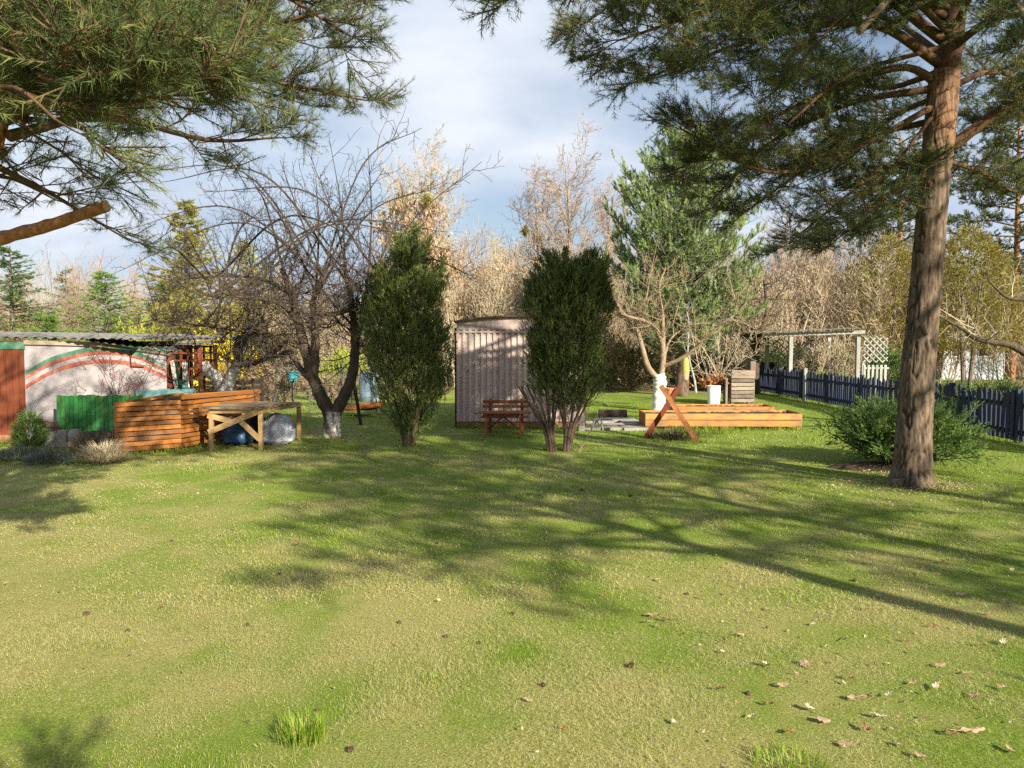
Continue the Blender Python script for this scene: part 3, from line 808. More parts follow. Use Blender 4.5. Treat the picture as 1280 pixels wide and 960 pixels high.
slat_side(A0, A1, 10, .74, 'side_panel'); slat_side(A1, A2, 10, .715, 'side_panel'); slat_side(A2, A3, 10, .715, 'side_panel'); slat_side(A3, A0, 10, .74, 'side_panel')
b = MB(); b.bar(A1+V((.02, 0, .81)), A2+V((.02, 0, .78)), .022, .06); b.bar(A1+V((-.02, .1, .842)), A2+V((-.03, 0, .808)), .10, .02); b.build('top_board', 'orange_wood', rb)
b = MB(); cc = (A0+A1+A2+A3)/4; n = 16; ring = []
quad = [A0, A1, A2, A3]
vs = [(cc.x, cc.y, .80)]; fs = []
for i in range(4):
    for j in range(8):
        p = quad[i].lerp(quad[(i+1) % 4], j/8); p = cc+(p-cc)*.93; vs.append((p.x, p.y, .70+random.uniform(0, .05)))
for i in range(32): fs.append([0, 1+i, 1+(i+1) % 32])
b.add(vs, np.array(fs)); b.build('soil_fill', 'soil', rb)

# ------------------------------------------------------------------ work table with cross braces
tb = thing('work_table', 'rough plank work table with crossed braces beside the orange raised bed', 'table', (-4.1, 12.2, 0))
L1 = G(265, 563); L2 = G(326.5, 563); L3 = G(374, 551); L4 = L1+(L3-L2)
zt = .66
for p, zt2 in ((L1, zt), (L2, zt), (L3, zt), (L4, zt)):
    b = MB(); b.bar((p.x, p.y, -.02), (p.x, p.y, zt2-.03), .06, .06, (0, 1, 0)); b.build('leg', 'raw_pine_wood', tb)
def onl(a, b_, px, py): return P(px, py, a.y)
f_ = V((0, -.045, 0))
b = MB(); b.bar(P(262, 540, L1.y)+f_, P(328, 512, L1.y)+f_, .022, .085, (0, 0, 1)); b.build('brace', 'raw_pine_wood', tb)
b = MB(); b.bar(P(260, 519, L1.y)+f_*.4, P(292, 527, L1.y)+f_*.4, .018, .08, (0, 0, 1)); b.bar(P(302, 527, L1.y)+f_*.4, P(325, 549, L1.y)+f_*.4, .018, .08, (0, 0, 1)); b.build('brace', 'raw_pine_wood', tb)
b = MB(); dd = (L3-L2).normalized()
b.bar(L1+V((-.02, -.02, zt-.06)), L2+V((.02, -.02, zt-.06)), .025, .06); b.bar(L2+V((.04, 0, zt-.05)), L3+V((.04, 0, zt-.05)), .025, .06); b.bar(L4+V((0, .04, zt-.05)), L3+V((0, .04, zt-.05)), .025, .06)
b.build('apron', 'raw_pine_wood', tb)
b = MB(); k = 9
for i in range(k):
    o = (L4-L1)*((i+.1)/k)-(L4-L1).normalized()*.04
    b.bar(L1+o+V((-.12-.05*random.random(), 0, zt-.005)), L2+o+V((.05+.03*random.random(), 0, zt-.005+random.uniform(-.004, .004))), (L4-L1).length/k*1.02, .028)
b.build('top', 'table_wood', tb)

def sack(name, c, prof, mat, label, ruck=.05, seed=0, sq=.8, knot=False):
    """crumpled plastic sack: lathe pushed about by folds"""
    n = 48; m_ = 30; zs = np.linspace(0, 1, m_); ang = np.linspace(0, 2*PI, n, endpoint=False)
    pr_ = np.array(prof); h = pr_[-1][1]
    r = np.interp(zs*h, pr_[:, 1], pr_[:, 0]); TH, ZZ = np.meshgrid(ang, zs)
    w = (1-np.cos(TH))/2
    fo = (1-np.abs(2*vnoise(TH*2.2, ZZ*4+TH*.6, seed)-1))*w+(1-np.abs(2*vnoise((TH+PI) % (2*PI)*2.2, ZZ*4, seed+5)-1))*(1-w)
    f2 = vnoise(TH*6, ZZ*12, seed+2)*w+vnoise((TH+PI) % (2*PI)*6, ZZ*12, seed+3)*(1-w)
    R = r[:, None]*(1+(fo-.6)*ruck*4)+(f2-.5)*ruck*.5*(r[:, None] > .03)
    vs = np.stack([R*np.cos(TH), R*sq*np.sin(TH), ZZ*h+(fo-.5)*ruck*(ZZ > .1)], -1).reshape(-1, 3)
    i0 = (np.arange(m_-1)*n)[:, None]; j = np.arange(n)[None]; j2 = (j+1) % n
    q = np.stack([i0+j, i0+j2, i0+n+j2, i0+n+j], -1).reshape(-1, 4)
    b = MB(); b.add(vs+np.array(tuple(c)), q)
    return single(name, b, mat, label, 'bag', c, smooth=True)
c0 = P(295, 560, 12.25); sack('plastic_bag', V((c0.x, 12.35, 0)), [(.12, 0), (.25, .05), (.24, .25), (.17, .38), (.05, .43), (0.01, .44)], 'blue_bag', 'dark blue plastic sack slumped under the work table', .05, 3)
sack('plastic_bag', V((P(316, 560, 12.6).x, 12.75, 0)), [(.12, 0), (.20, .05), (.20, .3), (.12, .42), (.03, .46), (0.01, .47)], 'black_plastic', 'black plastic sack between the blue and the silvery one', .05, 8)
sack('plastic_bag', V((P(346, 560, 12.3).x, 12.35, 0)), [(.14, 0), (.27, .06), (.27, .22), (.22, .38), (.1, .47), (0.01, .5)], 'grey_bag', 'shiny silver grey plastic sack under the open end of the work table', .06, 14)
b = MB(); p = P(355, 498, 13.2); b.lathe((p.x, 12.7, zt+.01), [(.03, 0), (.05, .01), (.055, .07), (.04, .08), (.0, .075)], 12)
single('tin_can', b, 'slate_roof', 'small dark tin standing on the far end of the work table', 'tin', (p.x, 12.7, zt+.01))

# ------------------------------------------------------------------ corrugated shed
sh_ = thing('metal_shed', 'pinkish grey corrugated steel shed with curved roof between the two dark junipers', 'shed', (.22, 16, 0))
Ys = 14.9; x0 = P(571, 500, Ys).x; x1 = P(730, 500, Ys).x
zw = P(600, 410, Ys).z
b = MB(); corrugated(b, (x0, Ys, .13), (1, 0, 0), (0, 0, 1), x1-x0, zw-.13, .118, .034, .004, True); wl3 = b.build('front_wall', 'shed_steel', sh_)
b = MB(); corrugated(b, (x0+.01, Ys+2.9, .13), (0, -1, 0), (0, 0, 1), 2.87, zw-.13, .105, .022, .004, True)
corrugated(b, (x1-.01, Ys+.03, .13), (0, 1, 0), (0, 0, 1), 2.87, zw-.13, .105, .022, .004, True)
corrugated(b, (x1, Ys+2.9, .13), (-1, 0, 0), (0, 0, 1), x1-x0, zw-.13, .105, .022, .004, True); b.build('side_wall', 'shed_steel', sh_)
# curved gable sheet under the roof
vs = []; k = 20; xm = (x0+x1)/2
def arc(x): return zw+.105+.10*(1-((x-xm)/((x1-x0)/2))**2)
for i in range(k+1):
    x = x0+(x1-x0)*i/k
    for y in (Ys-.035, Ys-.015):
        for z in (zw-.03, arc(x)): vs.append((x, y, z))
fs = []
for i in range(k):
    a = i*4; c_ = a+4; fs += [[a, c_, c_+1, a+1], [a+2, a+3, c_+3, c_+2], [a+1, c_+1, c_+3, a+3], [a, a+2, c_+2, c_]]
fs += [[0, 1, 3, 2], [k*4, k*4+2, k*4+3, k*4+1]]
b = MB(); b.add(vs, np.array(fs)); b.build('gable', 'shed_steel', sh_)
b = MB(); vs = []
for i in range(k+1):
    x = x0-.04+(x1-x0+.08)*i/k; z = arc(x)+.006
    for y in (Ys-.12, Ys+3.0):
        for t in (0, .035): vs.append((x, y, z+t))
fs = []
for i in range(k):
    a = i*4; c_ = a+4; fs += [[a, a+2, c_+2, c_], [a+1, c_+1, c_+3, a+3], [a, c_, c_+1, a+1], [a+2, a+3, c_+3, c_+2]]
fs += [[0, 1, 3, 2], [k*4, k*4+2, k*4+3, k*4+1]]
b.add(vs, np.array(fs)); b.build('roof', 'roof_edge', sh_)
b = MB(); b.bar((x0-.02, Ys-.03, P(600, 413, Ys).z-.03), (x1+.02, Ys-.03, P(600, 413, Ys).z-.03), .03, .035); b.build('door_rail', 'shed_steel', sh_)
b = MB(); b.bar(P(574, 471, Ys-.03), P(630, 414, Ys-.03), .02, .035); b.build('door_brace', 'shed_steel', sh_)
for xq in (x0-.02, x1+.02):
    b = MB(); b.bar((xq, Ys+.02, 0), (xq, Ys+.02, zw), .035, .05, (0, 1, 0)); b.build('corner_post', 'dark_wood', sh_)
b = MB(); b.box((xm, Ys+1.47, .06), (x1-x0-.02, 2.92, .125)); b.build('plinth', 'brick_plinth', sh_)
b = MB(); b.box((P(727, 520, 14.4).x, 14.4, .13), (.11, .09, .30)); single('stone_post', b, 'concrete', 'short pale stone post at the outer corner of the metal shed', 'post', (P(727, 520, 14.4).x, 14.4, 0))

# ------------------------------------------------------------------ small bench and table before the shed
Yb = 14.15
bn = thing('garden_bench', 'low reddish brown slatted bench against the corrugated shed', 'bench', (P(633, 520, Yb).x, Yb, 0))
xa, xb = P(603, 510, Yb).x, P(662, 510, Yb).x
for z in (P(600, 502.5, Yb+.12).z, P(600, 507.5, Yb+.1).z-.012):
    b = MB(); b.bar((xa, Yb+.17, z), (xb, Yb+.17, z), .02, .06, (0, -.2, 1)); b.build('back_slat', 'russet_wood', bn)
b = MB()
for i in range(3): b.bar((xa-.03, Yb-.12+.1*i, .29), (xb-.02, Yb-.12+.1*i, .29), .085, .022)
b.build('seat', 'russet_wood', bn)
for x in (xa+.14, xb-.14):
    b = MB(); b.bar((x, Yb+.13, .24), (x, Yb+.2, P(600, 500, Yb).z), .05, .03, (0, -1, 0)); b.build('back_post', 'red_brown_wood', bn)
    for yy in (-.12, .12):
        b = MB(); b.bar((x, Yb+yy*1.3, 0), (x, Yb+yy, .28), .05, .035, (0, 1, 0)); b.build('leg', 'red_brown_wood', bn)
Yt = 13.55
xa, xb = P(594, 515, Yt).x, P(664, 515, Yt).x; zt_ = P(630, 515.5, Yt).z
tt_ = thing('garden_table', 'small reddish plank table with splayed legs before the low bench', 'table', ((xa+xb)/2, Yt, 0))
b = MB()
for i in range(4): b.bar((xa+.05*(i % 2)+.03*i, Yt-.17+.11*i, zt_), (xb-.04*(i % 2), Yt-.17+.11*i, zt_+.004), .10, .022)
b.build('top', 'russet_wood', tt_)
b = MB(); b.bar((xa+.14, Yt-.15, zt_-.04), (xb-.14, Yt-.15, zt_-.04), .02, .05); b.bar((xa+.14, Yt+.13, zt_-.04), (xb-.14, Yt+.13, zt_-.04), .02, .05); b.build('apron', 'red_brown_wood', tt_)
for x, s in ((xa+.2, -1), (xb-.2, 1)):
    for yy in (-1, 1):
        b = MB(); b.bar((x+s*.015, Yt+yy*.26, 0), (x, Yt+yy*.15, zt_-.015), .05, .035, (1, 0, 0)); b.build('leg', 'russet_wood', tt_)
b = MB(); b.bar((xa+.22, Yt+.2, .1), ((xa+xb)/2, Yt, zt_-.07), .03, .02); b.bar((xb-.22, Yt+.2, .1), ((xa+xb)/2, Yt, zt_-.07), .03, .02); b.build('brace', 'red_brown_wood', tt_)

# ------------------------------------------------------------------ long planters, sawhorse
def planter(name, px0, px1, py_top, py_bot, Y, depth, label, legs=2, rows=2, y_off=0, skew=0):
    xa, xb = P(px0, 500, Y).x, P(px1, 500, Y).x; z1 = P(640, py_top, Y).z; z0 = max(.03, P(640, py_bot, Y).z)
    t = thing(name, label, 'planter', ((xa+xb)/2, Y+depth/2, 0))
    hh = (z1-z0)/rows
    for yy in (0, depth):
        b = MB()
        for i in range(rows):
            z = z0+hh*(i+.5)
            b.bar((xa, Y+yy+random.uniform(-.004, .004), z+random.uniform(-.008, .008)), (xb, Y+yy+skew, z+random.uniform(-.008, .008)), .022, hh-.022)
        b.build('long_side', 'yellow_wood', t)
    for xx in (xa+.013, xb-.013):
        b = MB(); b.bar((xx, Y+.012, (z0+z1)/2), (xx, Y+depth-.012, (z0+z1)/2), .022, z1-z0-.02); b.build('end_board', 'orange_wood', t)
    for i in range(legs+1):
        x = xa+.06+(xb-xa-.12)*i/legs
        for yy in (.035, depth-.035):
            b = MB(); b.bar((x, Y+yy, -.02), (x, Y+yy, z1-.03), .06, .045, (0, 1, 0)); b.build('leg', 'yellow_wood', t)
    b = MB(); vs = []; k = 30; ks = 6
    for i in range(k+1):
        for j in range(ks+1): vs.append((xa+.03+(xb-xa-.06)*i/k, Y+.02+(depth-.04)*j/ks, z1-.05+random.uniform(-.02, .02)))
    fs = [[i*(ks+1)+j, (i+1)*(ks+1)+j, (i+1)*(ks+1)+j+1, i*(ks+1)+j+1] for i in range(k) for j in range(ks)]
    b.add(vs, np.array(fs)); b.build('soil_fill', 'soil', t)
    return t
planter('long_planter', 807, 1003, 516, 534, 14.6, .75, 'long low yellow wooden planter nearest to the crossed boards', 2)
planter('long_planter', 847, 968, 507.5, 522, 16.8, .7, 'yellow wooden planter standing behind the longer one', 2)
sw = thing('sawhorse', 'reddish crossed board sawhorse standing before the long planter', 'sawhorse', (P(845, 550, 13).x, 13, 0))
b = MB(); b.bar(P(826, 482, 12.95), V((P(872, 549, 12.72).x, 12.72, 0.0)), .025, .085, (1, 0, .8)); b.build('board', 'russet_wood', sw)
b = MB(); b.bar(P(850, 483, 13.03), V((P(812, 552, 12.9).x, 13.3, 0.0)), .025, .085, (1, 0, -.6)); b.build('board', 'red_brown_wood', sw)
b = MB(); b.bar(P(846, 485, 13.14), V((P(814, 552, 12.9).x+.03, 13.42, 0.0)), .03, .07, (1, 0, -.6)); b.build('board', 'russet_wood', sw)

# ------------------------------------------------------------------ things by the whitewashed tree
Y = 20.0
for (a0, a1, dy, lab) in ((884, 897, 0, 'whiter tub with dry russet plants behind the planters'), (896.5, 905, .35, 'half hidden white tub beside the fuller white tub')):
    xa, xb = P(a0, 500, Y).x, P(a1, 500, Y).x; r = (xb-xa)/2; h = P(890, 482, Y+dy).z
    t = thing('white_tub', lab, 'tub', ((xa+xb)/2, Y+dy, 0))
    b = MB(); b.lathe(((xa+xb)/2, Y+dy, 0), [(0, .002), (r*.82, .0), (r, h-.03), (r*1.06, h-.03), (r*1.06, h), (r*.95, h), (r*.93, h-.08)], 40); b.build('shell', 'white_plastic', t)
    b = MB(); b.lathe(((xa+xb)/2, Y+dy, 0), [(r*.93, h-.07), (r*.5, h-.04), (0.001, h-.03)], 20); b.build('soil_fill', 'soil', t)
# pallet crate
Y = 20.8; xa, xb = P(914, 500, Y).x, P(943, 500, Y).x; h = P(930, 463, Y).z
pc = thing('pallet_crate', 'grey weathered pallet crate behind the yellow planters', 'crate', ((xa+xb)/2, Y+.4, 0))
b = MB()
for i in range(8): b.bar((xa, Y, .06+(h-.06)*(i+.5)/8), (xb, Y, .06+(h-.06)*(i+.5)/8+random.uniform(-.012, .012)), .022, (h-.06)/8*(.80 if i < 7 else 1.1))
b.build('front_slats', 'weathered_wood', pc)
b = MB()
for yy in (0.05, .42, .8):
    for xx in (xa+.05, xb-.05): b.bar((xx, Y+yy, 0), (xx, Y+yy, h), .08, .05, (0, 1, 0))
b.build('uprights', 'weathered_wood', pc)
for x in (xa+.0, xb-.0):
    b = MB()
    for i in range(7): b.bar((x, Y+.03, .06+(h-.06)*(i+.5)/7), (x, Y+.82, .06+(h-.06)*(i+.5)/7), .022, (h-.06)/7*.72)
    b.build('side_slats', 'weathered_wood', pc)
b = MB()
for i in range(7): b.bar((xa, Y+.85, .06+(h-.06)*(i+.5)/7), (xb, Y+.85, .06+(h-.06)*(i+.5)/7), .022, (h-.06)/7*.75)
b.build('back_slats', 'weathered_wood', pc)
xa2 = P(908, 500, 20.4).x; b = MB(); hh = P(912, 474, 20.4).z
for i in range(7): b.bar((xa2, 20.5, .05+(hh-.06)*(i+.5)/7), (xa2+.10, 20.9, .05+(hh-.06)*(i+.5)/7), .025, .085)
b.bar((xa2+.02, 20.48, 0), (xa2+.02, 20.48, hh), .05, .05, (0, 1, 0)); b.bar((xa2+.13, 20.9, 0), (xa2+.13, 20.9, hh), .05, .05, (0, 1, 0)); b.bar((xa2+.01, 20.5, hh), (xa2+.14, 20.9, hh), .07, .03)
single('pallet', b, 'weathered_wood', 'narrow slatted pallet leaning at the sunny edge of the pallet crate', 'pallet', (xa2, 20.6, 0))
# pot on pale post
p = P(837, 490, 17.6); b = MB(); b.bar((p.x, 17.6, 0), (p.x, 17.6, P(837, 494, 17.6).z), .06, .05, (0, 1, 0)); single('pale_post', b, 'white_paint', 'pale post carrying the terracotta pot behind the sawhorse', 'post', (p.x, 17.6, 0))
z = P(837, 494, 17.6).z; b = MB(); b.lathe((p.x, 17.6, z), [(0, .002), (.07, 0), (.10, .13), (.115, .13), (.115, .17), (.10, .17), (.09, .13), (0, .12)], 20); single('terracotta_pot', b, 'terracotta', 'terracotta pot standing on the pale post', 'pot', (p.x, 17.6, z), smooth=False)
# yellow sack hanging in the tree
p = P(857, 446, 18.7); hb = thing('hanging_bag', 'mustard yellow bag with pink bottom hanging from the whitewashed tree', 'bag', (p.x, p.y, P(857, 476, 18.7).z))
zb_ = P(857, 476, 18.7).z; hh = p.z-zb_
b = MB(); b.lathe((p.x, p.y, zb_+hh*.28), [(.085, 0), (.095, hh*.15), (.085, hh*.5), (.05, hh*.68), (.012, hh*.72)], 14); b.build('bag_body', 'yellow_cloth', hb, True)
b = MB(); b.lathe((p.x, p.y, zb_), [(.001, .0), (.055, .01), (.075, hh*.1), (.084, hh*.28)], 14); b.build('bag_bottom', 'pink_cloth', hb, True)
b = MB(); b.tube([(p.x, p.y, zb_+hh*.98), (p.x, p.y, zb_+hh*1.25)], .008, 5); b.build('cord', 'dark_wood', hb)
# paving and sleepers between shed and planter
b = MB()
for (px, py, w_, d_) in ((752, 536, .75, .5), (775, 533, .7, .5), (795, 536, .6, .6), (748, 528, .6, .5), (770, 526, .8, .45), (793, 529, .55, .5)):
    c = G(px, py); b.box((c.x, c.y, .022), (w_, d_, .05), random.uniform(-.12, .12))
structure(b.build('paving', 'concrete'))
b = MB(); c = G(768, 524); b.box((c.x, c.y+.3, .09), (.62, .16, .18), .02); single('old_sleeper', b, 'dark_wood', 'dark old timber lying behind the paving by the shed', 'timber', (c.x, c.y+.3, 0))
b = MB(); c = G(747, 538)
for s in (-1, 1): b.tube([c+V((s*.1, 0, 0)), c+V((s*.07, .05, .2)), c+V((s*.02, .1, .22)), c+V((s*-.08, .22, .02))], .014, 6)
b.tube([c+V((-.08, .05, .2)), c+V((.08, .05, .2))], .012, 6)
single('garden_stool', b, 'grey_white_paint', 'small white tubular stool frame standing on the paving by the shed', 'stool', c)

# ------------------------------------------------------------------ blue picket fence
def pf(t): return V((8.15+.35*min(1, t/12), 10.5+t, 0))
fn = thing('picket_fence', 'dark blue wooden picket fence running back along the lawn', 'fence', (8.3, 18, 0))
t = 0; bay = 2.0; Lf = 16.2
while t < Lf-.1:
    b = MB(); s = t+.06
    while s < min(t+bay, Lf):
        p = pf(s); tw = random.uniform(-.045, .045); hz = .86+random.uniform(-.045, .04)
        b.bar(p+V((-.015, 0, .06)), p+V((-.015, tw, hz-.05)), .085, .02, (1, 0, 0)); b.bar(p+V((-.015, tw, hz-.05)), p+V((-.015, tw, hz)), .085, .02, (1, 0, 0), taper=.35); s += .125
    b.build('picket_panel', 'blue_paint', fn)
    for z in (.22, .66):
        b = MB(); b.bar(pf(t)+V((.02, 0, z)), pf(min(t+bay, Lf))+V((.02, 0, z)), .035, .06); b.build('rail', 'blue_paint', fn)
    b = MB(); b.bar(pf(t)+V((.04, 0, 0)), pf(t)+V((.04, 0, .9)), .08, .08, (1, 0, 0)); b.build('post', 'blue_paint', fn)
    t += bay
b = MB(); b.bar(P(1000, 490, 22)+V((0, 0, 0)), P(1000, 490, 22), .01, .01, ext=.001)
p = pf(11.6); b = MB(); b.bar((p.x-.06, p.y, 0), (p.x-.06, p.y, .95), .09, .09, (1, 0, 0)); single('fence_post', b, 'grey_white_paint', 'pale post standing against the blue picket fence', 'post', (p.x-.06, p.y, 0))
p = P(961, 480, 26.9); b = MB(); b.lathe((p.x, 26.9, 0), [(0, .002), (.26, 0), (.30, .3), (.31, .7), (.28, .98), (.29, 1.0), (.29, 1.03), (0, 1.05)], 24); b.lathe((p.x, 26.9, 0), [(.305, .33), (.325, .34), (.325, .37), (.31, .38)], 24)
single('rain_barrel', b, 'black_plastic', 'dark rain barrel at the far end of the blue fence', 'barrel', (p.x, 26.9, 0), smooth=False)

# ------------------------------------------------------------------ white pergola beyond the fence
Y = 24.0
pg = thing('pergola', 'white garden pergola with flat pale roof beyond the blue fence', 'pergola', (P(1020, 450, Y).x, 25, 0))
xp = [P(988, 450, Y).x, P(1072, 450, Y).x]; zt = P(1000, 421, Y).z
for x in xp:
    for y in (Y, Y+2.2):
        b = MB(); b.bar((x, y, 0), (x, y, zt), .11, .11, (0, 1, 0)); b.build('post', 'grey_white_paint', pg)
b = MB()
for y in (Y-.05, Y+2.25): b.bar((P(952, 420, Y).x, y, zt+.05), (P(1072, 420, Y).x+.2, y, zt+.15), .05, .10)
b.build('beam', 'grey_white_paint', pg)
b = MB(); corrugated(b, (P(950, 420, Y).x, Y-.3, zt+.12), (1, 0, .045), (0, 1, .005), 3.0, 2.9, .15, .02, .008); b.build('roof', 'grey_white_paint', pg)
b = MB(); xl0, xl1 = P(1079, 450, Y).x, P(1110, 450, Y).x; z0, z1 = P(1080, 453, Y).z, P(1080, 420, Y).z
def lat(mb, x0, x1, z0, z1, y, step):
    n = int((x1-x0+z1-z0)/step)+1
    for i in range(-n, n+1):
        for s in (1, -1):
            # clip line x = x0+i*step + s*(z-z0)
            a = []
            for k_ in range(41):
                z = z0+(z1-z0)*k_/40; x = x0+i*step+s*(z-z0)
                if x0 <= x <= x1: a.append((x, z))
            if len(a) > 3: mb.bar((a[0][0], y+.012*s, a[0][1]), (a[-1][0], y+.012*s, a[-1][1]), .012, .035, (0, 0, 1))
lat(b, xl0, xl1, z0, z1, Y, .2); b.build('lattice', 'grey_white_paint', pg)
b = MB(); lat(b, xp[0]+.2, xp[1]-.2, .5, zt-.15, Y+2.2, .28); b.build('lattice', 'grey_white_paint', pg)
b = MB(); x = xl0; z1 = P(1080, 456, Y).z
while x < xl1: b.bar((x, Y-.1, .1), (x, Y-.1, z1), .07, .02, (0, 1, 0)); x += .13
b.bar((xl0, Y-.08, z1-.1), (xl1, Y-.08, z1-.1), .02, .06); b.bar((xl0, Y-.08, .3), (xl1, Y-.08, .3), .02, .06); b.bar((xl0-.03, Y-.05, 0), (xl0-.03, Y-.05, z1+.05), .08, .08, (0, 1, 0))
single('white_gate', b, 'grey_white_paint', 'white picket gate beside the pergola lattice', 'gate', ((xl0+xl1)/2, Y-.1, 0))
# pale house behind the conifers
Y = 36; xh0, xh1 = P(1178, 450, Y).x, P(1256, 450, Y).x; hh = 2.5
hs = thing('white_house', 'low pale bluish house half hidden behind the olive conifer', 'house', ((xh0+xh1)/2, Y+2, 0))
b = MB(); b.box(((xh0+xh1)/2, Y+2, hh/2), (xh1-xh0, 4, hh)); b.build('wall', 'white_house_wall', hs)
b = MB(); ym = Y+2
for s in (-1, 1): b.bar(((xh0+xh1)/2, ym+s*2.25, hh+.0), ((xh0+xh1)/2, ym, hh+.9), xh1-xh0+.5, .10)
b.build('roof', 'slate_roof', hs)
for t in (.25, .68):
    x = xh0+(xh1-xh0)*t; b = MB(); b.bar((x-.35, Y-.02, 1.5), (x+.35, Y-.02, 1.5), .04, .9); wf = b.build('window', 'white_paint', hs)
    b = MB(); b.bar((x-.28, Y-.045, 1.5), (x+.28, Y-.045, 1.5), .012, .76); b.build('pane', 'dark_glass', wf)

# ------------------------------------------------------------------ far left garden: wire fence, swing, barrel
Y = 18.5; xa, xb = P(345, 490, Y).x, P(470, 490, Y).x; zt = P(400, 452, Y).z
wf = thing('wire_fence', 'thin wire mesh fence behind the bare apple tree', 'fence', ((xa+xb)/2, Y, 0))
b = MB(); x = xa; sg = []
while x < xb: sg.append((V((x, Y, .02)), V((x, Y, zt)), .004, .004)); x += .12
z = .05
while z < zt: sg.append((V((xa, Y, z)), V((xb, Y, z)), .004, .004)); z += .15
b.sticks(sg, 3); b.build('mesh', 'wire', wf)
for x in np.linspace(xa, xb, 4):
    b = MB(); b.tube([(x, Y+.02, 0), (x, Y+.02, zt+.06)], .022, 8); b.build('post', 'wire', wf)
Y = 17.5; c = P(455, 509, Y); sw2 = thing('round_swing', 'round orange rimmed nest swing hanging low over the grass', 'swing', (c.x, Y, c.z))
ring = [(c.x+.42*math.cos(a), Y+.42*math.sin(a), c.z+.02+.05*math.cos(a)) for a in np.linspace(0, 2*PI, 25)]
b = MB(); b.tube(ring, .045, 10, cap=False); b.build('rim', 'orange_cloth', sw2, True)
b = MB(); b.lathe((c.x, Y, c.z-.06), [(.001, -.02), (.2, .0), (.41, .07)], 20); b.build('seat_net', 'dark_wood', sw2)
b = MB()
top = P(452, 400, Y)
for a in (.5, 2.2, 3.7, 5.4): b.tube([(c.x+.42*math.cos(a), Y+.42*math.sin(a), c.z+.04), tuple(top)], .006, 5)
b.build('rope', 'wire', sw2)
b = MB(); e = V((P(451, 524, 15.5).x, 15.5, 0)); b.tube([e, P(441, 470, 15.8)], .035, 8); single('leaning_pole', b, 'dark_wood', 'dark pole leaning beside the orange nest swing', 'pole', e)
c = P(366, 470, 19.5); b = MB(); b.lathe((c.x, 19.5, c.z-.12), [(0, .002), (.12, 0), (.16, .22), (.175, .22), (.175, .25), (.15, .25), (.14, .05)], 18); b.tube([(c.x-.16, 19.5, c.z+.13), (c.x-.1, 19.5, c.z+.32), (c.x, 19.5, c.z+.38), (c.x+.1, 19.5, c.z+.32), (c.x+.16, 19.5, c.z+.13)], .008, 6)
single('turquoise_bucket', b, 'turquoise_plastic', 'turquoise bucket set on a stake beyond the bare shrub', 'bucket', (c.x, 19.5, c.z-.12))
b = MB(); b.bar((c.x, 19.5, 0), (c.x, 19.5, c.z-.121), .05, .05, (0, 1, 0)); single('wooden_stake', b, 'weathered_wood', 'grey stake carrying the turquoise bucket', 'stake', (c.x, 19.5, 0))
c = P(462, 488, 22); b = MB(); b.lathe((c.x, 22, 0), [(0, .002), (.25, 0), (.30, .25), (.31, .6), (.26, .8), (.27, .84), (0, .86)], 40)
single('blue_barrel', b, 'sky_blue_plastic', 'pale blue barrel glimpsed left of the tall dark juniper', 'barrel', (c.x, 22, 0))
# dark slatted bin behind the raised bed
Y = 18.2; xa, xb = P(293, 490, Y).x, P(318, 490, Y).x; b = MB()
for i in range(4):
    z = .30+.16*i
    b.bar((xa-.8, Y, z-.08), (xb, Y, z-.05), .03, .10); b.bar((xa-.8, Y+.7, z-.08), (xb, Y+.7, z-.05), .03, .10)
for x in (xa-.75, xa, xb-.04):
    for y in (Y+.035, Y+.665): b.bar((x, y, 0), (x, y, .82), .06, .04, (0, 1, 0))
single('slatted_bin', b, 'dark_wood', 'dark slatted compost bin behind the whitewashed forked tree', 'compost bin', ((xa+xb)/2, Y, 0))
# ------------------------------------------------------------------ vegetation materials
foliage('pine_needles', [(.024, .04, .016), (.07, .10, .034), (.19, .215, .07), (.28, .20, .08)], [0, .45, .85, 1], .5, .2)
foliage('white_pine_needles', [(.10, .155, .06), (.23, .315, .12), (.40, .47, .20)], None, .5, .2)
foliage('juniper_scales', [(.022, .042, .016), (.062, .095, .032), (.20, .25, .07), (.20, .12, .06)], None, .6, .15)
foliage('savin_scales', [(.035, .075, .02), (.10, .175, .045), (.22, .30, .075)], None, .6, .2)
foliage('olive_scales', [(.13, .125, .03), (.28, .24, .06), (.42, .35, .11)], None, .6, .2)
foliage('spruce_needles', [(.03, .06, .02), (.07, .12, .035), (.14, .2, .05)], None, .6, .15)
foliage('bright_spruce', [(.06, .13, .025), (.14, .24, .045), (.24, .34, .07)], None, .6, .2)
foliage('larch_needles', [(.15, .17, .035), (.30, .29, .06), (.44, .39, .10)], None, .6, .25)
foliage('dry_leaves', [(.26, .17, .10), (.44, .31, .19), (.60, .46, .31)], None, .6, .3)
foliage('forsythia_bloom', [(.55, .42, .01), (.78, .62, .02), (.90, .75, .06)], None, .6, .25)
foliage('straw', [(.45, .36, .22), (.66, .56, .38), (.80, .70, .52)], None, .7, .25)
foliage('moss_green', [(.20, .26, .03), (.36, .42, .06), (.50, .52, .10)], None, .6, .3)
foliage('mistletoe', [(.25, .24, .03), (.42, .37, .05)], None, .6, .25)
foliage('grey_cushion', [(.06, .08, .06), (.14, .17, .13), (.24, .27, .21)], None, .7, .1)
foliage('dead_stalks', [(.035, .028, .02), (.09, .07, .045), (.20, .15, .09)], None, .8, .1)
foliage('understory', [(.06, .065, .025), (.15, .14, .05), (.28, .22, .10)], None, .7, .2)
bark('apple_bark', (.03, .022, .017), (.12, .09, .065), 4, .35, (.10, .085, .05), (.6, .75))
bark('pale_bark', (.15, .10, .065), (.36, .275, .19), 4, .35)
bark('twig_wood', (.055, .038, .028), (.13, .095, .07), 3, 1, bump=0)
bark('apple_twigs', (.03, .022, .018), (.085, .065, .052), 3, 1, bump=0)
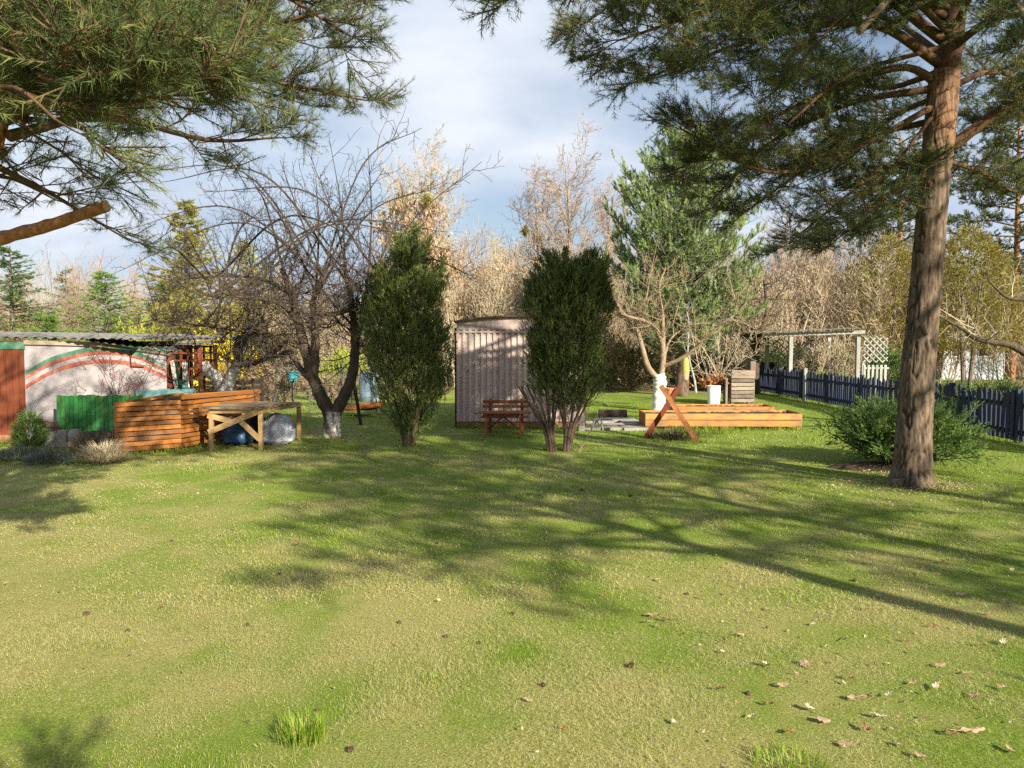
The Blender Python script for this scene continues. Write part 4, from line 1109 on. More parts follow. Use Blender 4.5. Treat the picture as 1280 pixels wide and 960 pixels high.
bark('tan_twigs', (.27, .215, .145), (.47, .39, .285), 3, 1, bump=0)
bark('brown_twigs', (.20, .145, .10), (.39, .295, .215), 3, 1, bump=0)
bark('grey_bark', (.09, .075, .06), (.22, .18, .145), 4, .4)
bark('juniper_bark', (.065, .042, .03), (.19, .13, .095), 5, .15)
bark('worn_whitewash', (.05, .04, .032), (.20, .165, .14), 5, .35, (.60, .57, .53), (.44, .55))
m = NT('whitewashed_bark'); co = m.coord()
f = m.noise(co, 7, 5, .7, (1, 1, .5)); g = m.noise(co, 30, 5, .7, (1, 1, .3))
c = m.mix(m.ramp(f, [(0, 0, 0), (1, 1, 1)], [.55, .66]), (.68, .66, .62), (.10, .08, .065)); m.bump(g, .6, .015); m.done(c, .9)
# Scots pine bark: grey furrowed plates low down, flaking orange higher up
def pine_bark(name, z0, z1):
    m = NT(name); co = m.coord()
    sx = m.n('ShaderNodeSeparateXYZ'); m.l(co, sx.inputs[0])
    n1 = m.noise(co, 4, 5, .65, (1, 1, .35)); n2 = m.noise(co, 22, 6, .7, (1, 1, .22)); n3 = m.noise(co, 70, 4, .7, (1, 1, .4))
    hv = m.math('ADD', m.math('MULTIPLY', m.math('SUBTRACT', sx.outputs['Z'], z0), 1/(z1-z0)), m.math('MULTIPLY', m.math('SUBTRACT', n1, .5), 1.2))
    hm = m.ramp(hv, [(0, 0, 0), (1, 1, 1)], [0, 1])
    low = m.ramp(n2, [(.045, .032, .024), (.135, .095, .07), (.25, .185, .14)], [.3, .5, .7])
    low = m.mix(m.ramp(m.attr('var'), [(1, 1, 1), (0, 0, 0)], [.02, .4]), low, (.04, .028, .02))
    high = m.ramp(n2, [(.12, .05, .025), (.34, .15, .06), (.48, .26, .12)], [.3, .5, .7])
    c = m.mix(hm, low, high)
    m.bump(m.math('ADD', n2, m.math('MULTIPLY', n3, .5)), .8, .02); m.done(c, .92)
pine_bark('pine_bark', 3.4, 7.4); pine_bark('orange_pine_bark', -3, .2)
bark('pine_twigs', (.05, .032, .02), (.15, .095, .055), 6, 1, bump=0)
bark('orange_limb', (.045, .027, .018), (.155, .078, .040), 5, 1, bump=.3)
bark('sawn_limb', (.14, .06, .025), (.36, .17, .07), 6, 1, bump=.4)

def wood_of(segs, name, mat, t, n=4, minr=0):
    b = MB(); b.sticks(segs, n, minr); return b.build(name, mat, t)
def split_wood(wd, t, rlim=.02, lm='orange_limb', tm='pine_twigs'):
    for pts, r0, r1 in LIMBS:
        b = MB(); b.tube(pts, np.linspace(r0, r1, len(pts)), 9, jit=.12); b.build('limb', lm, t, True)
    LIMBS.clear()
    wood_of(wd, 'twigs', tm, t, 3, .002); print(t['label'][:30], len(wd))
def crown(sh, t, n, nl, nw, mat, ang=(25, 65), name='needles', tmin=.05, vshoot=.7):
    v, f, var = needles(sh, n, nl, nw, ang, tmin, vshoot=vshoot); print('  shoots', len(sh), 'tris', len(f))
    return np_mesh(name, v, [f], mat, t, var, off=OFF[t.name])

# ------------------------------------------------------------------ the two near pines
D = 8.8
base = G(1139, 607)
t = thing('pine_tree', 'tall Scots pine with grey furrowed trunk beside the blue fence', 'pine tree', (base.x, base.y, 0))
tp = [V((base.x-.01, base.y, -.1)), P(1140, 590, D), P(1146, 480, D), P(1157, 360, D), P(1166, 250, D), P(1173, 180, D), P(1181, 90, D)]
b = big_trunk(tp, [.215, .205, .19, .178, .165, .16, .155, .165, .16], 96, 420, .024, 1.0, .34); b.build('trunk', 'pine_bark', t, True)
top = tp[-1]
b = big_trunk([top+V((0, 0, -.15)), P(1192, 30, D), P(1204, -60, D), V((base.x+.8, D+.1, 7.4)), V((base.x+.8, D, 9.4))], [.14, .12, .10, .07, .03], 48, 120, .008); b.build('trunk_top', 'orange_limb', t, True)
wd, sh = [], []
def limb(pts, r0, r1, **k): pine_limb([P(*q) for q in pts], r0, r1, wd, sh, **k)
K = dict(spacing=.10, side=(.3, .9), t0=.2, subs=17)
limb([(1168, 100, D), (1120, 85, 8.6), (1000, 130, 8.4), (860, 205, 8.2)], .05, .008, **K)
limb([(1172, 110, D), (1060, 130, 9.0), (960, 180, 9.4), (890, 250, 9.6)], .045, .008, **K)
limb([(1175, 80, D), (1090, 30, 8.3), (960, 45, 7.8), (800, 100, 7.4)], .06, .008, **K)
limb([(1178, 50, D), (1060, -30, 8), (930, 0, 7), (775, 50, 6.4)], .06, .008, **K)
limb([(1180, 20, D), (1020, -80, 7.5), (820, -60, 6), (640, -20, 5.0)], .05, .008, **K)
limb([(1182, 0, D), (1000, -60, 8.5), (840, -40, 8), (730, 30, 7.6)], .05, .008, **K)
limb([(1167, 195, D), (1100, 215, 9.2), (1040, 260, 9.5), (985, 305, 9.6)], .035, .007, **K)
limb([(1166, 215, D), (1120, 235, 8.5), (1080, 270, 8.2), (1045, 300, 8)], .03, .006, **K)
limb([(1170, 150, D), (1090, 170, 9.4), (1010, 210, 9.8), (925, 270, 10)], .04, .007, **K)
limb([(1172, 130, D), (1060, 190, 8.4), (960, 215, 8.0), (850, 160, 7.8)], .04, .007, **K)
limb([(1185, 10, D), (1080, -60, 7), (1000, -30, 6), (905, 50, 5.6)], .04, .007, **K)
limb([(1185, 40, D), (1120, -20, 7.5), (1080, -10, 6.5), (1000, 80, 6.0)], .04, .007, **K)
limb([(1190, -20, D), (1090, -120, 7), (960, -120, 6), (860, -20, 5.4)], .04, .007, **K)
limb([(1174, 90, D), (1100, 110, 9.6), (1010, 90, 10.4), (900, 110, 11)], .04, .007, **K)
limb([(1172, 120, D), (1110, 150, 10), (1060, 200, 10.8), (1000, 230, 11.4)], .035, .007, **K)
limb([(1180, 70, D), (1100, 20, 9.8), (980, 10, 10.6), (850, 60, 11)], .04, .007, **K)
limb([(1166, 200, D), (1130, 220, 9.6), (1100, 240, 10.2), (1060, 280, 10.6)], .03, .006, **K)
limb([(1184, 188, D), (1230, 152, 8.7), (1290, 112, 8.5), (1380, 60, 8.4)], .075, .02, **K)
limb([(1184, 182, D), (1250, 150, 9.2), (1330, 130, 9.6), (1420, 120, 10)], .05, .01, **K)
limb([(1190, 60, D), (1240, 25, 8.2), (1300, 20, 7.6), (1400, 40, 7)], .05, .008, **K)
limb([(1186, 110, D), (1240, 90, 9.6), (1290, 110, 10.2), (1330, 170, 10.4)], .04, .008, **K)
limb([(1180, 200, D), (1225, 215, 9.8), (1270, 240, 10.4), (1310, 230, 10.8)], .03, .006, **K)
limb([(1195, 30, D), (1225, -20, 7.8), (1260, -10, 7), (1300, 60, 6.4)], .04, .007, **K)
for i in range(14):
    z = 6.2+i*.24; a = i*2.4; L = 2.6-.1*i; o = V((base.x+.7, D, z))
    pine_limb([o, o+V((math.cos(a)*L*.5, math.sin(a)*L*.5, .25)), o+V((math.cos(a)*L, math.sin(a)*L, .3))], .035, .007, wd, sh, spacing=.2, side=(.3, .8), subs=5)
# long bare lower boughs
for pts, r in (([(1172, 60, 8.75), (1060, 95, 8.2), (985, 155, 7.9)], .03), ([(1170, 140, 8.75), (1110, 215, 8.6), (1060, 255, 8.4)], .02), ([(1162, 260, 8.7), (1120, 255, 8.3), (1085, 300, 8.1)], .012)):
    c_ = catmull([P(*q) for q in pts], 6)
    LIMBS.append((c_, r, r*.4))
split_wood(wd, t)
crown(sh, t, 28, .060, .0046, 'pine_needles', (32, 82))
b = MB(); b.tube([P(1128, -30, 6.6), P(1105, 5, 6.5), P(1073, 40, 6.45)], [.035, .03, .026], 10); b.build('dead_stub', 'pale_bark', t)
b = MB(); b.tube([P(1085, -20, 6.8), P(1060, 8, 6.7), P(1037, 35, 6.65)], [.02, .017, .014], 8); b.build('dead_stub', 'pale_bark', t)
b = MB(); b.tube([P(1152, 407, 8.64), P(1158, 419, 8.60)], [.03, .022], 9); b.build('knot', 'dark_wood', t)

t = thing('pine_tree', 'leaning Scots pine with orange limbs and a sawn bough reaching in from the left', 'pine tree', (-3.45, 4.35, 0))
b = big_trunk([V((-3.55, 4.35, -.05)), V((-3.3, 4.28, 1.2)), V((-3.0, 4.15, 2.1)), P(-12, 150, 4.0), P(20, 0, 3.95), V((-2.35, 3.9, 5)), V((-2.3, 3.9, 7.6))], [.16, .135, .105, .08, .062, .05, .03], 72, 260, .012, 1, .2); b.build('trunk', 'orange_pine_bark', t, True)
b = MB(); pp = catmull([V((-3.03, 4.16, 2.0)), P(-10, 303, 3.85), P(60, 282, 3.72), P(133, 258, 3.6)], 8); b.tube(pp, np.linspace(.036, .025, len(pp))*(1+.05*np.sin(np.arange(len(pp))*2.1)), 14, jit=.16); sb_ = b.build('sawn_bough', 'sawn_limb', t, True)
e_ = pp[-1]; dr = (pp[-1]-pp[-2]).normalized(); b = MB(); b.tube([e_-dr*.004, e_+dr*.003], [.0245, .0235], 14); b.build('cut_face', 'raw_pine_wood', sb_)
wd, sh = [], []
K = dict(spacing=.15, side=(.26, .7), t0=.12, subs=15)
limb([(15, 140, 4), (150, 100, 4.8), (320, 100, 5.8), (455, 125, 6.6)], .035, .007, **K)
limb([(20, 110, 4), (200, 45, 4.6), (340, 30, 5.4), (470, -5, 6)], .035, .007, **K)
limb([(12, 170, 4), (130, 145, 4.6), (260, 175, 5.2), (350, 172, 5.6)], .03, .006, **K)
limb([(8, 150, 4), (120, 100, 5.2), (240, 90, 6.0), (380, 130, 6.8)], .03, .006, **K)
limb([(15, 150, 4), (40, 60, 3.5), (120, 60, 3.2), (215, 90, 3.1)], .022, .006, **K)
limb([(25, 60, 4), (90, 20, 3.7), (200, 10, 3.7), (290, 35, 3.9)], .025, .006, **K)
limb([(35, 20, 4), (180, -30, 4.4), (320, -20, 4.9), (430, 40, 5.3)], .03, .006, **K)
limb([(40, 0, 4), (250, -90, 5), (420, -60, 5.8), (520, -40, 6.3)], .03, .006, **K)
limb([(0, 150, 4), (60, 120, 3.4), (150, 130, 3.0), (225, 110, 2.9)], .014, .005, **K)
limb([(0, 120, 4), (10, 60, 3.3), (60, 100, 2.9), (130, 90, 2.8)], .014, .005, **K)
limb([(10, 90, 4), (60, 10, 3.4), (140, 40, 3.1), (180, 30, 3.1)], .014, .005, **K)
limb([(-5, 160, 4), (-20, 120, 3.2), (20, 110, 2.8), (70, 150, 2.8)], .014, .005, **K)
limb([(25, 40, 4), (100, 0, 4.2), (180, 60, 4.4), (280, 90, 4.5)], .02, .005, **K)
limb([(10, 130, 4), (-30, 60, 3.4), (10, 30, 3.0), (80, 40, 2.9)], .02, .006, **K)
limb([(10, 150, 4), (50, 150, 4.3), (100, 160, 4.6), (140, 190, 4.8)], .02, .005, spacing=.14, side=(.3, .6), subs=7)
limb([(20, 90, 4), (140, 70, 5.4), (240, 60, 6.4), (330, 70, 7.4)], .03, .006, **K)
limb([(5, 190, 4.05), (-20, 215, 4.3), (20, 225, 4.8), (70, 250, 5.2)], .02, .005, spacing=.16, side=(.3, .6), subs=6)
limb([(0, 210, 4.1), (60, 240, 4.8), (110, 270, 5.2), (160, 300, 5.6)], .018, .005, spacing=.2, side=(.3, .6), subs=5)
limb([(35, 40, 4), (120, -10, 5), (260, 20, 6), (400, 60, 7)], .03, .006, **K)
for i in range(26):
    z = 3.7+i*.15; a = i*2.4; L = 2.5-.06*i; o = V((-2.35, 3.92, z))
    pine_limb([o, o+V((math.cos(a)*L*.5, math.sin(a)*L*.5, .2)), o+V((math.cos(a)*L, math.sin(a)*L, .25))], .025, .006, wd, sh, spacing=.2, side=(.3, .7), subs=5)
split_wood(wd, t, .014)
crown(sh, t, 36, .058, .0029, 'pine_needles', (32, 82))

# two pines behind the viewer to the right: their shade lies across the lawn
def back_pine(loc, label, z0, z1, R, k, lean, taper=.55, n=18, spc=.12, low=0, lowz=2.5):
    t = thing('pine_tree', label, 'pine tree', (*loc, 0)); o = V((*loc, 0))
    b = big_trunk([o+V((0, 0, -.05)), o+V((lean*.3, 0, 2)), o+V((lean*.7, 0, 4.5)), o+V((lean, 0, z1))], [.15, .115, .09, .03], 32, 90, .012, 1, .2); b.build('trunk', 'pine_bark', t, True)
    wd, sh = [], []
    for i in range(k):
        f = i/k; z = z0+(z1-z0)*f; a = i*2.4+random.random(); L = R*(1-taper*f)*random.uniform(.65, 1.1); c = o+V((lean*z/z1, 0, z))
        pine_limb([c, c+V((math.cos(a)*L*.5, math.sin(a)*L*.5, .3)), c+V((math.cos(a)*L, math.sin(a)*L, .25))], .04, .008, wd, sh, spacing=spc, side=(.35, .9), subs=8)
    for i in range(low):
        z = lowz+.16*i; a = .4+i*1.1; L = 1.1; c = o+V((lean*z/z1, 0, z))
        pine_limb([c, c+V((math.cos(a)*L*.5, math.sin(a)*L*.5, .1)), c+V((math.cos(a)*L, math.sin(a)*L, -.05))], .03, .008, wd, sh, spacing=spc, side=(.3, .7), subs=8)
    split_wood(wd, t); crown(sh, t, n, .065, .0075, 'pine_needles', (20, 60))
back_pine((7.55, .16), 'Scots pine out of the picture with low boughs whose shade crosses the lawn', 4.0, 8.8, 2.5, 26, .2, spc=.15, low=5)
back_pine((9.9, .9), 'third Scots pine out of the picture farthest to the right', 4.2, 10.4, 2.4, 22, .1, .25, spc=.15)
back_pine((6.64, -.85), 'second Scots pine out of the picture beside the first', 3.95, 7.4, 2.8, 36, -.2, .4, low=7, lowz=1.85)

t = thing('unseen_shade_pine', 'young pine just behind the viewer whose tip shades the lower left corner of the lawn', 'pine tree', (.80, -1.02, 0)); wd, sh = [], []; o = V((.80, -1.02, 0))  # small tree added out of view only to throw shade on the lawn corner
b = MB(); b.tube([o, o+UP*1.2, o+UP*2.3], [.035, .025, .008], 8); b.build('trunk', 'orange_limb', t)
for i in range(24):
    z = .5+i*.075; a = i*2.4; L = .42*(1-z/2.9)+.08
    twig(o+UP*z, V((math.cos(a), math.sin(a), .35)).normalized(), L+.15, .008, wd, sh, 9, (.06, .13), .4)
wood_of(wd, 'twigs', 'pine_twigs', t, 3, .002); crown(sh, t, 30, .06, .005, 'pine_needles', (30, 75))

# ------------------------------------------------------------------ bare fruit trees
def path_segs(segs, pts, r0, r1, k=7, wob=0):
    c_ = catmull([P(*q) if len(q) == 3 and not isinstance(q, Vector) else q for q in pts], k); m_ = len(c_)
    for i in range(m_-1): segs.append((c_[i], c_[i+1], r0+(r1-r0)*i/m_, r0+(r1-r0)*(i+1)/m_))
    return c_
def tube_path(pts, r0, r1, n=12, k=7, jit=.14):
    c_ = catmull([P(*q) for q in pts], k); b = MB(); b.tube(c_, np.linspace(r0, r1, len(c_))*(1+.06*np.sin(np.arange(len(c_))*1.7)), n, jit=jit); return b, c_
Y = 13.3; bb = G(415, 549)
t = thing('apple_tree', 'large bare apple tree with dark forked trunk and arching shoots left of the first juniper', 'apple tree', (bb.x, bb.y, 0))
b, _ = tube_path([(415, 552, Y), (415, 535, Y), (417, 514, Y)], .155, .15, 18, 10, .12); b.build('trunk', 'worn_whitewash', t, True)
limbs = [([(414, 520, Y), (401, 495, Y), (390, 468, Y), (380, 430, Y), (371, 395, Y), (364, 365, Y), (352, 335, Y)], .125, .045),
         ([(391, 475, Y), (394, 440, Y-.1), (393, 400, Y-.2), (392, 375, Y-.2), (405, 340, Y-.3)], .09, .035),
         ([(394, 482, Y), (375, 460, Y+.1), (354, 430, Y+.2), (330, 418, Y+.3), (290, 412, Y+.3), (240, 404, Y+.2), (190, 400, Y)], .055, .012),
         ([(417, 520, Y), (430, 495, Y), (440, 470, Y), (444, 435, Y), (442, 400, Y), (438, 370, Y), (430, 330, Y+.1)], .115, .04),
         ([(444, 430, Y), (452, 400, Y-.2), (457, 370, Y-.3), (470, 330, Y-.5)], .06, .03),
         ([(393, 395, Y), (420, 392, Y-.2), (445, 386, Y-.4), (480, 372, Y-.8)], .035, .012),
         ([(374, 405, Y), (350, 380, Y-.5), (310, 372, Y-.9), (262, 370, Y-1.2)], .045, .012),
         ([(366, 370, Y), (330, 350, Y+.6), (280, 345, Y+1.2), (220, 350, Y+1.4)], .04, .01),
         ([(332, 418, Y+.3), (318, 440, Y+.4), (300, 455, Y+.5), (270, 440, Y+.5)], .02, .006)]
tips = []; tw = []; ends = []
for pts, r0, r1 in limbs:
    b, c_ = tube_path(pts, r0, r1, 12); b.build('limb', 'apple_bark', t, True); ends.append((c_, r0, r1))
Qs = dict(n=[7, 5, 3], wob=[.10, .16, .2], up=[.05, .08, .06], kids=[1.15, .8, 0], start=[.12, .1, 1], ang=[(35, 75), (35, 80), (0, 0)], len=[.5, .42, 0], rr=[.55, .6, 1], end=[.3, .35, .5])
# arching water shoots
arcs = [(527, 160, -.3), (602, 202, -.9), (590, 345, -1.2), (560, 290, .6), (460, 185, .4), (412, 175, -.4), (385, 188, .3), (350, 200, -.6), (305, 215, .5), (255, 240, -.8), (200, 228, .2), (172, 215, -.5), (150, 290, -1), (135, 345, .5),
        (520, 250, .5), (480, 210, -.5), (440, 240, .8), (330, 260, 1), (280, 280, .9), (230, 290, .4), (500, 330, -1.2), (365, 245, -1.1), (425, 260, -1.3), (395, 225, 1.1), (320, 235, -1.2), (545, 235, .2), (190, 320, -1.2), (570, 315, -.4)]
for px, py, dy in arcs:
    c_, r0, r1 = random.choice(ends[:2]+ends[3:5] if py < 260 else ends[:8]); s = c_[int(len(c_)*random.uniform(.6, .98))]
    e = P(px, py, Y+dy); mid = s.lerp(e, .45)+UP*(.28*(e-s).length*random.uniform(.4, 1.0)*(1 if abs(px-415) > 70 else .2))+rv(.08)
    cc_ = catmull([s, mid, e], 8); m_ = len(cc_); r = random.uniform(.018, .026)
    for i in range(m_-1):
        a, b2 = r*(1-.8*i/m_), r*(1-.8*(i+1)/m_); tw.append((cc_[i], cc_[i+1], a, b2))
        if i > 2:
            for _ in range(random.choice((0, 1, 1, 2))):
                dd = ((cc_[i+1]-cc_[i]).normalized()*.6+rv(.55)+UP*.35).normalized()
                grow(tw, tips, cc_[i], dd, random.uniform(.25, .8), .006, 1, Qs)
for c_, r0, r1 in ends:
    m_ = len(c_)
    for i in range(int(m_*.35), m_):
        for _ in range(random.choice((1, 2, 2)) if r0 < .06 else random.choice((0, 1, 2))):
            d0 = (rv(.8)+UP*.25).normalized(); grow(tw, tips, c_[i], d0, random.uniform(.5, 1.35), .012, 0, Qs)
big = [s for s in tw if s[2] >= .009]; small = [s for s in tw if s[2] < .009]
wood_of(big, 'branches', 'apple_twigs', t, 5); wood_of(small, 'twigs', 'apple_twigs', t, 3, .0034)

# whitewashed forked tree behind the raised bed
Y = 16.0
t = thing('apple_tree', 'sawn back fruit tree with whitewashed fork behind the orange raised bed', 'apple tree', (P(281, 500, Y).x, Y, 0))
b, _ = tube_path([(281, 530, Y), (281, 505, Y), (281, 488, Y)], .17, .16, 14, 7); b.build('trunk', 'whitewashed_bark', t, True)
b, _ = tube_path([(281, 492, Y), (271, 474, Y), (262, 465, Y), (253, 455, Y)], .13, .11, 14, 7); b.build('limb', 'whitewashed_bark', t, True)
b, _ = tube_path([(282, 492, Y), (289, 472, Y), (297, 456, Y)], .12, .10, 14, 7); b.build('limb', 'whitewashed_bark', t, True)
tw = []; tips = []; ends = []
for pts, r0, r1 in (([(296, 458, Y), (299, 448, Y), (296, 436, Y), (302, 420, Y)], .11, .08), ([(297, 455, Y), (315, 454, Y), (334, 446, Y), (352, 432, Y), (362, 420, Y)], .075, .035), ([(300, 440, Y), (308, 425, Y), (312, 405, Y), (310, 380, Y)], .05, .02), ([(334, 446, Y), (346, 445, Y-.2), (362, 436, Y-.4)], .04, .02)):
    b, c_ = tube_path(pts, r0, r1, 12); b.build('limb', 'apple_bark', t, True); ends.append(c_)
for c_ in ends:
    for i in range(len(c_)//2, len(c_)):
        if random.random() < .3: grow(tw, tips, c_[i], (rv(.7)+UP*.5).normalized(), random.uniform(.5, 1.4), .013, 0, Qs)
wood_of(tw, 'twigs', 'apple_twigs', t, 3, .004)

# sunlit whitewashed tree behind the planters
Y = 18.9
t = thing('apple_tree', 'pale sunlit bare fruit tree with whitewashed trunk behind the crossed boards', 'apple tree', (P(823, 510, Y).x, Y, 0))
b, _ = tube_path([(823, 517, Y), (824, 495, Y), (825, 478, Y), (823, 468, Y)], .17, .15, 16, 8); b.build('trunk', 'whitewashed_bark', t, True)
tw = []; tips = []; ends = []
Ls = [([(822, 474, Y), (810, 458, Y), (803, 435, Y), (796, 412, Y), (786, 398, Y), (774, 388, Y)], .10, .05), ([(826, 474, Y), (829, 450, Y), (828, 430, Y), (820, 412, Y-.1), (808, 402, Y-.2), (790, 397, Y-.3), (776, 392, Y-.3)], .10, .035),
      ([(829, 445, Y), (829, 415, Y+.1), (828, 390, Y+.2), (824, 360, Y+.2), (832, 335, Y+.3)], .075, .02), ([(829, 458, Y), (848, 450, Y-.2), (868, 436, Y-.4), (888, 417, Y-.6), (908, 402, Y-.8), (925, 402, Y-.9), (946, 413, Y-1)], .07, .018),
      ([(830, 450, Y), (836, 428, Y+.3), (848, 415, Y+.5), (868, 405, Y+.8), (888, 404, Y+1)], .045, .015), ([(803, 400, Y), (800, 385, Y-.2), (808, 372, Y-.3), (812, 345, Y-.3)], .04, .014), ([(776, 390, Y), (772, 375, Y), (780, 350, Y)], .03, .012), ([(908, 402, Y-.8), (920, 392, Y-.8), (932, 380, Y-.8)], .025, .008)]
for pts, r0, r1 in Ls:
    b, c_ = tube_path(pts, r0*.78, r1*.7, 12); b.build('limb', 'pale_bark', t, True); ends.append((c_, r0))
for c_, r0 in ends:
    for i in range(len(c_)//3, len(c_)):
        for _ in range(random.choice((0, 0, 1))): grow(tw, tips, c_[i], (rv(.6)+UP*.6).normalized(), random.uniform(.5, 1.3), .012, 0, Qs)
wood_of(tw, 'twigs', 'pale_bark', t, 3, .004)
# slender white sapling and the twiggy shrub in the tubs
b = MB(); pp = catmull([P(870, 491, 20.8), P(868, 475, 20.8), P(862, 452, 20.7), P(860, 440, 20.6)], 6); b.tube(pp, np.linspace(.035, .02, len(pp)), 8)
tw = []; tips = []
grow(tw, tips, pp[-1], (0, 0, 1), 1.3, .02, 0, Qs); b.sticks(tw, 3, .005)
single('sapling', b, 'grey_white_paint', 'thin white painted sapling left of the white tubs', 'sapling', P(870, 491, 20.8))
t = thing('potted_shrub', 'bare pale shrub with russet dead leaves growing in the white tubs', 'shrub', (P(893, 482, 21.1).x, 21.1, P(893, 482, 21.1).z))
tw = []; tips = []; o = P(893, 484, 21.1)
for i in range(9): grow(tw, tips, o+V((random.uniform(-.2, .2), random.uniform(-.1, .1), 0)), (rv(.25)+UP).normalized(), random.uniform(.9, 2.0), .016, 0, Qs)
wood_of(tw, 'stems', 'tan_twigs', t, 3, .005)
pts = np.array([tuple(o+V((random.gauss(0, .2), random.gauss(0, .15), abs(random.gauss(.1, .13))))) for _ in range(500)])
foliage('russet_leaves', [(.25, .08, .03), (.48, .18, .07), (.55, .30, .15)], None, .6, .3)
v, f, var = leaf_quads(pts, .10); np_mesh('leaves', v, [f], 'russet_leaves', t, var, off=OFF[t.name])
# dark forked tree right of the crate, and the bough reaching in over the fence
Y = 25.5
t = thing('bare_tree', 'dark forked bare tree with a board on its trunk behind the pallet crate', 'tree', (P(945, 480, Y).x, Y, 0)); tw = []; tips = []
for pts, r0, r1 in (([(944, 492, Y), (944, 465, Y), (945, 440, Y), (941, 410, Y), (930, 380, Y)], .16, .05), ([(944, 440, Y), (950, 415, Y), (958, 390, Y), (955, 350, Y)], .10, .04), ([(943, 435, Y), (930, 415, Y), (918, 395, Y), (905, 380, Y)], .08, .03)):
    b, c_ = tube_path(pts, r0, r1, 10); b.build('trunk' if r0 > .12 else 'limb', 'apple_bark', t, True)
    for q in c_[len(c_)//2:]: grow(tw, tips, q, (rv(.6)+UP*.6).normalized(), random.uniform(.8, 1.8), .02, 0, Qs)
wood_of(tw, 'twigs', 'twig_wood', t, 3, .006)
b = MB(); p = P(938, 460, Y-.2); b.bar(p+V((0, 0, -.35)), p+V((0, 0, .35)), .36, .03, (0, -1, 0)); b.build('board', 'weathered_wood', t)
Y = 13.0
t = thing('bare_tree', 'bare tree whose crooked dark bough reaches in over the fence from the right', 'tree', (P(1345, 500, Y).x, Y, 0)); tw = []; tips = []
b, _ = tube_path([(1345, 545, Y), (1342, 500, Y), (1338, 440, Y), (1345, 360, Y), (1350, 250, Y)], .17, .09, 14); b.build('trunk', 'apple_bark', t, True)
for pts, r0, r1 in (([(1338, 470, Y), (1290, 446, Y-.3), (1262, 431, Y-.4), (1236, 427, Y-.5), (1216, 421, Y-.6), (1205, 412, Y-.6), (1190, 404, Y-.7), (1174, 395, Y-.8)], .07, .014), ([(1216, 421, Y-.6), (1219, 412, Y-.5), (1212, 404, Y-.4), (1200, 402, Y-.3)], .02, .008), ([(1340, 420, Y), (1300, 380, Y-.2), (1260, 372, Y-.2), (1235, 350, Y-.3)], .05, .012)):
    b, c_ = tube_path(pts, r0, r1, 10); b.build('limb', 'apple_bark', t, True)
    for q in c_[len(c_)//3:]:
        if random.random() < .22: grow(tw, tips, q, (rv(.6)+UP*.4).normalized(), random.uniform(.4, 1.1), .010, 0, Qs)
wood_of(tw, 'twigs', 'tan_twigs', t, 3, .003)

# ------------------------------------------------------------------ junipers and thujas
def column(t, c, prof, k, mat, n=16, nl=.05, nw=.010, lump=.22, seed=0, tipsp=0, shoot=(.07, .16), upw=.9, lo=.45, plumes=0):
    """upright evergreen: sprays over lumpy shells of a profile [(z, r)]"""
    pz = np.array(prof); z = rng.uniform(pz[0, 0], pz[-1, 0], k*3)
    r = np.interp(z, pz[:, 0], pz[:, 1]); keep = rng.random(len(z)) < (r/pz[:, 1].max()*.9+.1); z = z[keep][:k]; r = r[keep][:k]; k = len(z)
    th = rng.uniform(0, 2*PI, k)
    lum = fbm(np.cos(th)*2.6+4+z*.9, np.sin(th)*2.6+z*3.4, seed, 4)
    R = r*(1+lump*2*(lum-.5))*np.sqrt(rng.uniform(lo, 1.0, k))
    p = np.stack([c[0]+R*np.cos(th), c[1]+R*np.sin(th), z], -1)
    d = np.stack([np.cos(th)*.55, np.sin(th)*.55, np.full(k, upw)], -1)+rng.normal(0, .32, (k, 3))
    L = rng.uniform(*shoot, k); 
    if tipsp: L = np.where(rng.random(k) < .06, L*tipsp, L)
    v, f, var = needles(list(zip(p, d, L)), n, nl, nw, (15, 50), 0, vshoot=.6)
    if plumes:                                    # ragged plumes standing out of the surface
        vs, fs, vr = [v], [f], [var]; off_ = len(v); qs = []
        for _ in range(plumes):
            z0 = random.uniform(pz[0, 0]+.1, pz[-1, 0]-.05); r0 = float(np.interp(z0, pz[:, 0], pz[:, 1])); a = random.random()*6.28
            if random.random() > r0/pz[:, 1].max()*1.05+.03: continue
            rr_ = r0*random.uniform(.35, .92); o = V((c[0]+rr_*math.cos(a), c[1]+rr_*math.sin(a), z0)); ax = V((math.cos(a)*.45, math.sin(a)*.45, 1)).normalized(); ll = random.uniform(.35, .8)*min(1, .35+r0)
            for s in range(58):
                u = random.random(); w_ = (.15*(1-u)+.02)*min(1, .3+r0*1.4)
                qs.append((o+ax*(ll*u)+rv(w_*.6), ax+rv(.28), random.uniform(.06, .13)))
        v2, f2, var2 = needles(qs, n, nl, nw, (15, 50), 0, vshoot=.6)
        v = np.vstack([v, v2]); f = np.vstack([f, f2+off_]); var = np.r_[var, var2]
    return np_mesh('foliage', v, [f], mat, t, var, off=OFF[t.name])
c = G(511, 557); Yj = c.y
t = thing('juniper', 'dense dark columnar juniper left of the corrugated shed', 'juniper', (c.x, c.y, 0))
zz_ = lambda py: P(640, py, Yj).z
s_ = Yj/F
column(t, c, [(zz_(552), .14), (zz_(528), 28*s_), (zz_(500), 40*s_), (zz_(470), 45*s_), (zz_(440), 45*s_), (zz_(410), 42*s_), (zz_(380), 38*s_), (zz_(350), 28*s_), (zz_(325), 14*s_), (zz_(308), 5*s_), (zz_(298), .02)], 3200, 'juniper_scales', 17, .042, .009, .62, 3, 2.2, (.07, .2), .9, .1, 175)
for i in range(9):
    a = i*2.4; b = MB(); e = V((c.x+.22*math.cos(a), c.y+.2*math.sin(a), .75)); b.tube([V((c.x+.07*math.cos(a), c.y+.06*math.sin(a), -.02)), V((c.x+.11*math.cos(a), c.y+.1*math.sin(a), .3)), e], [.035, .03, .02], 7, jit=.2); b.build('stem', 'juniper_bark', t)
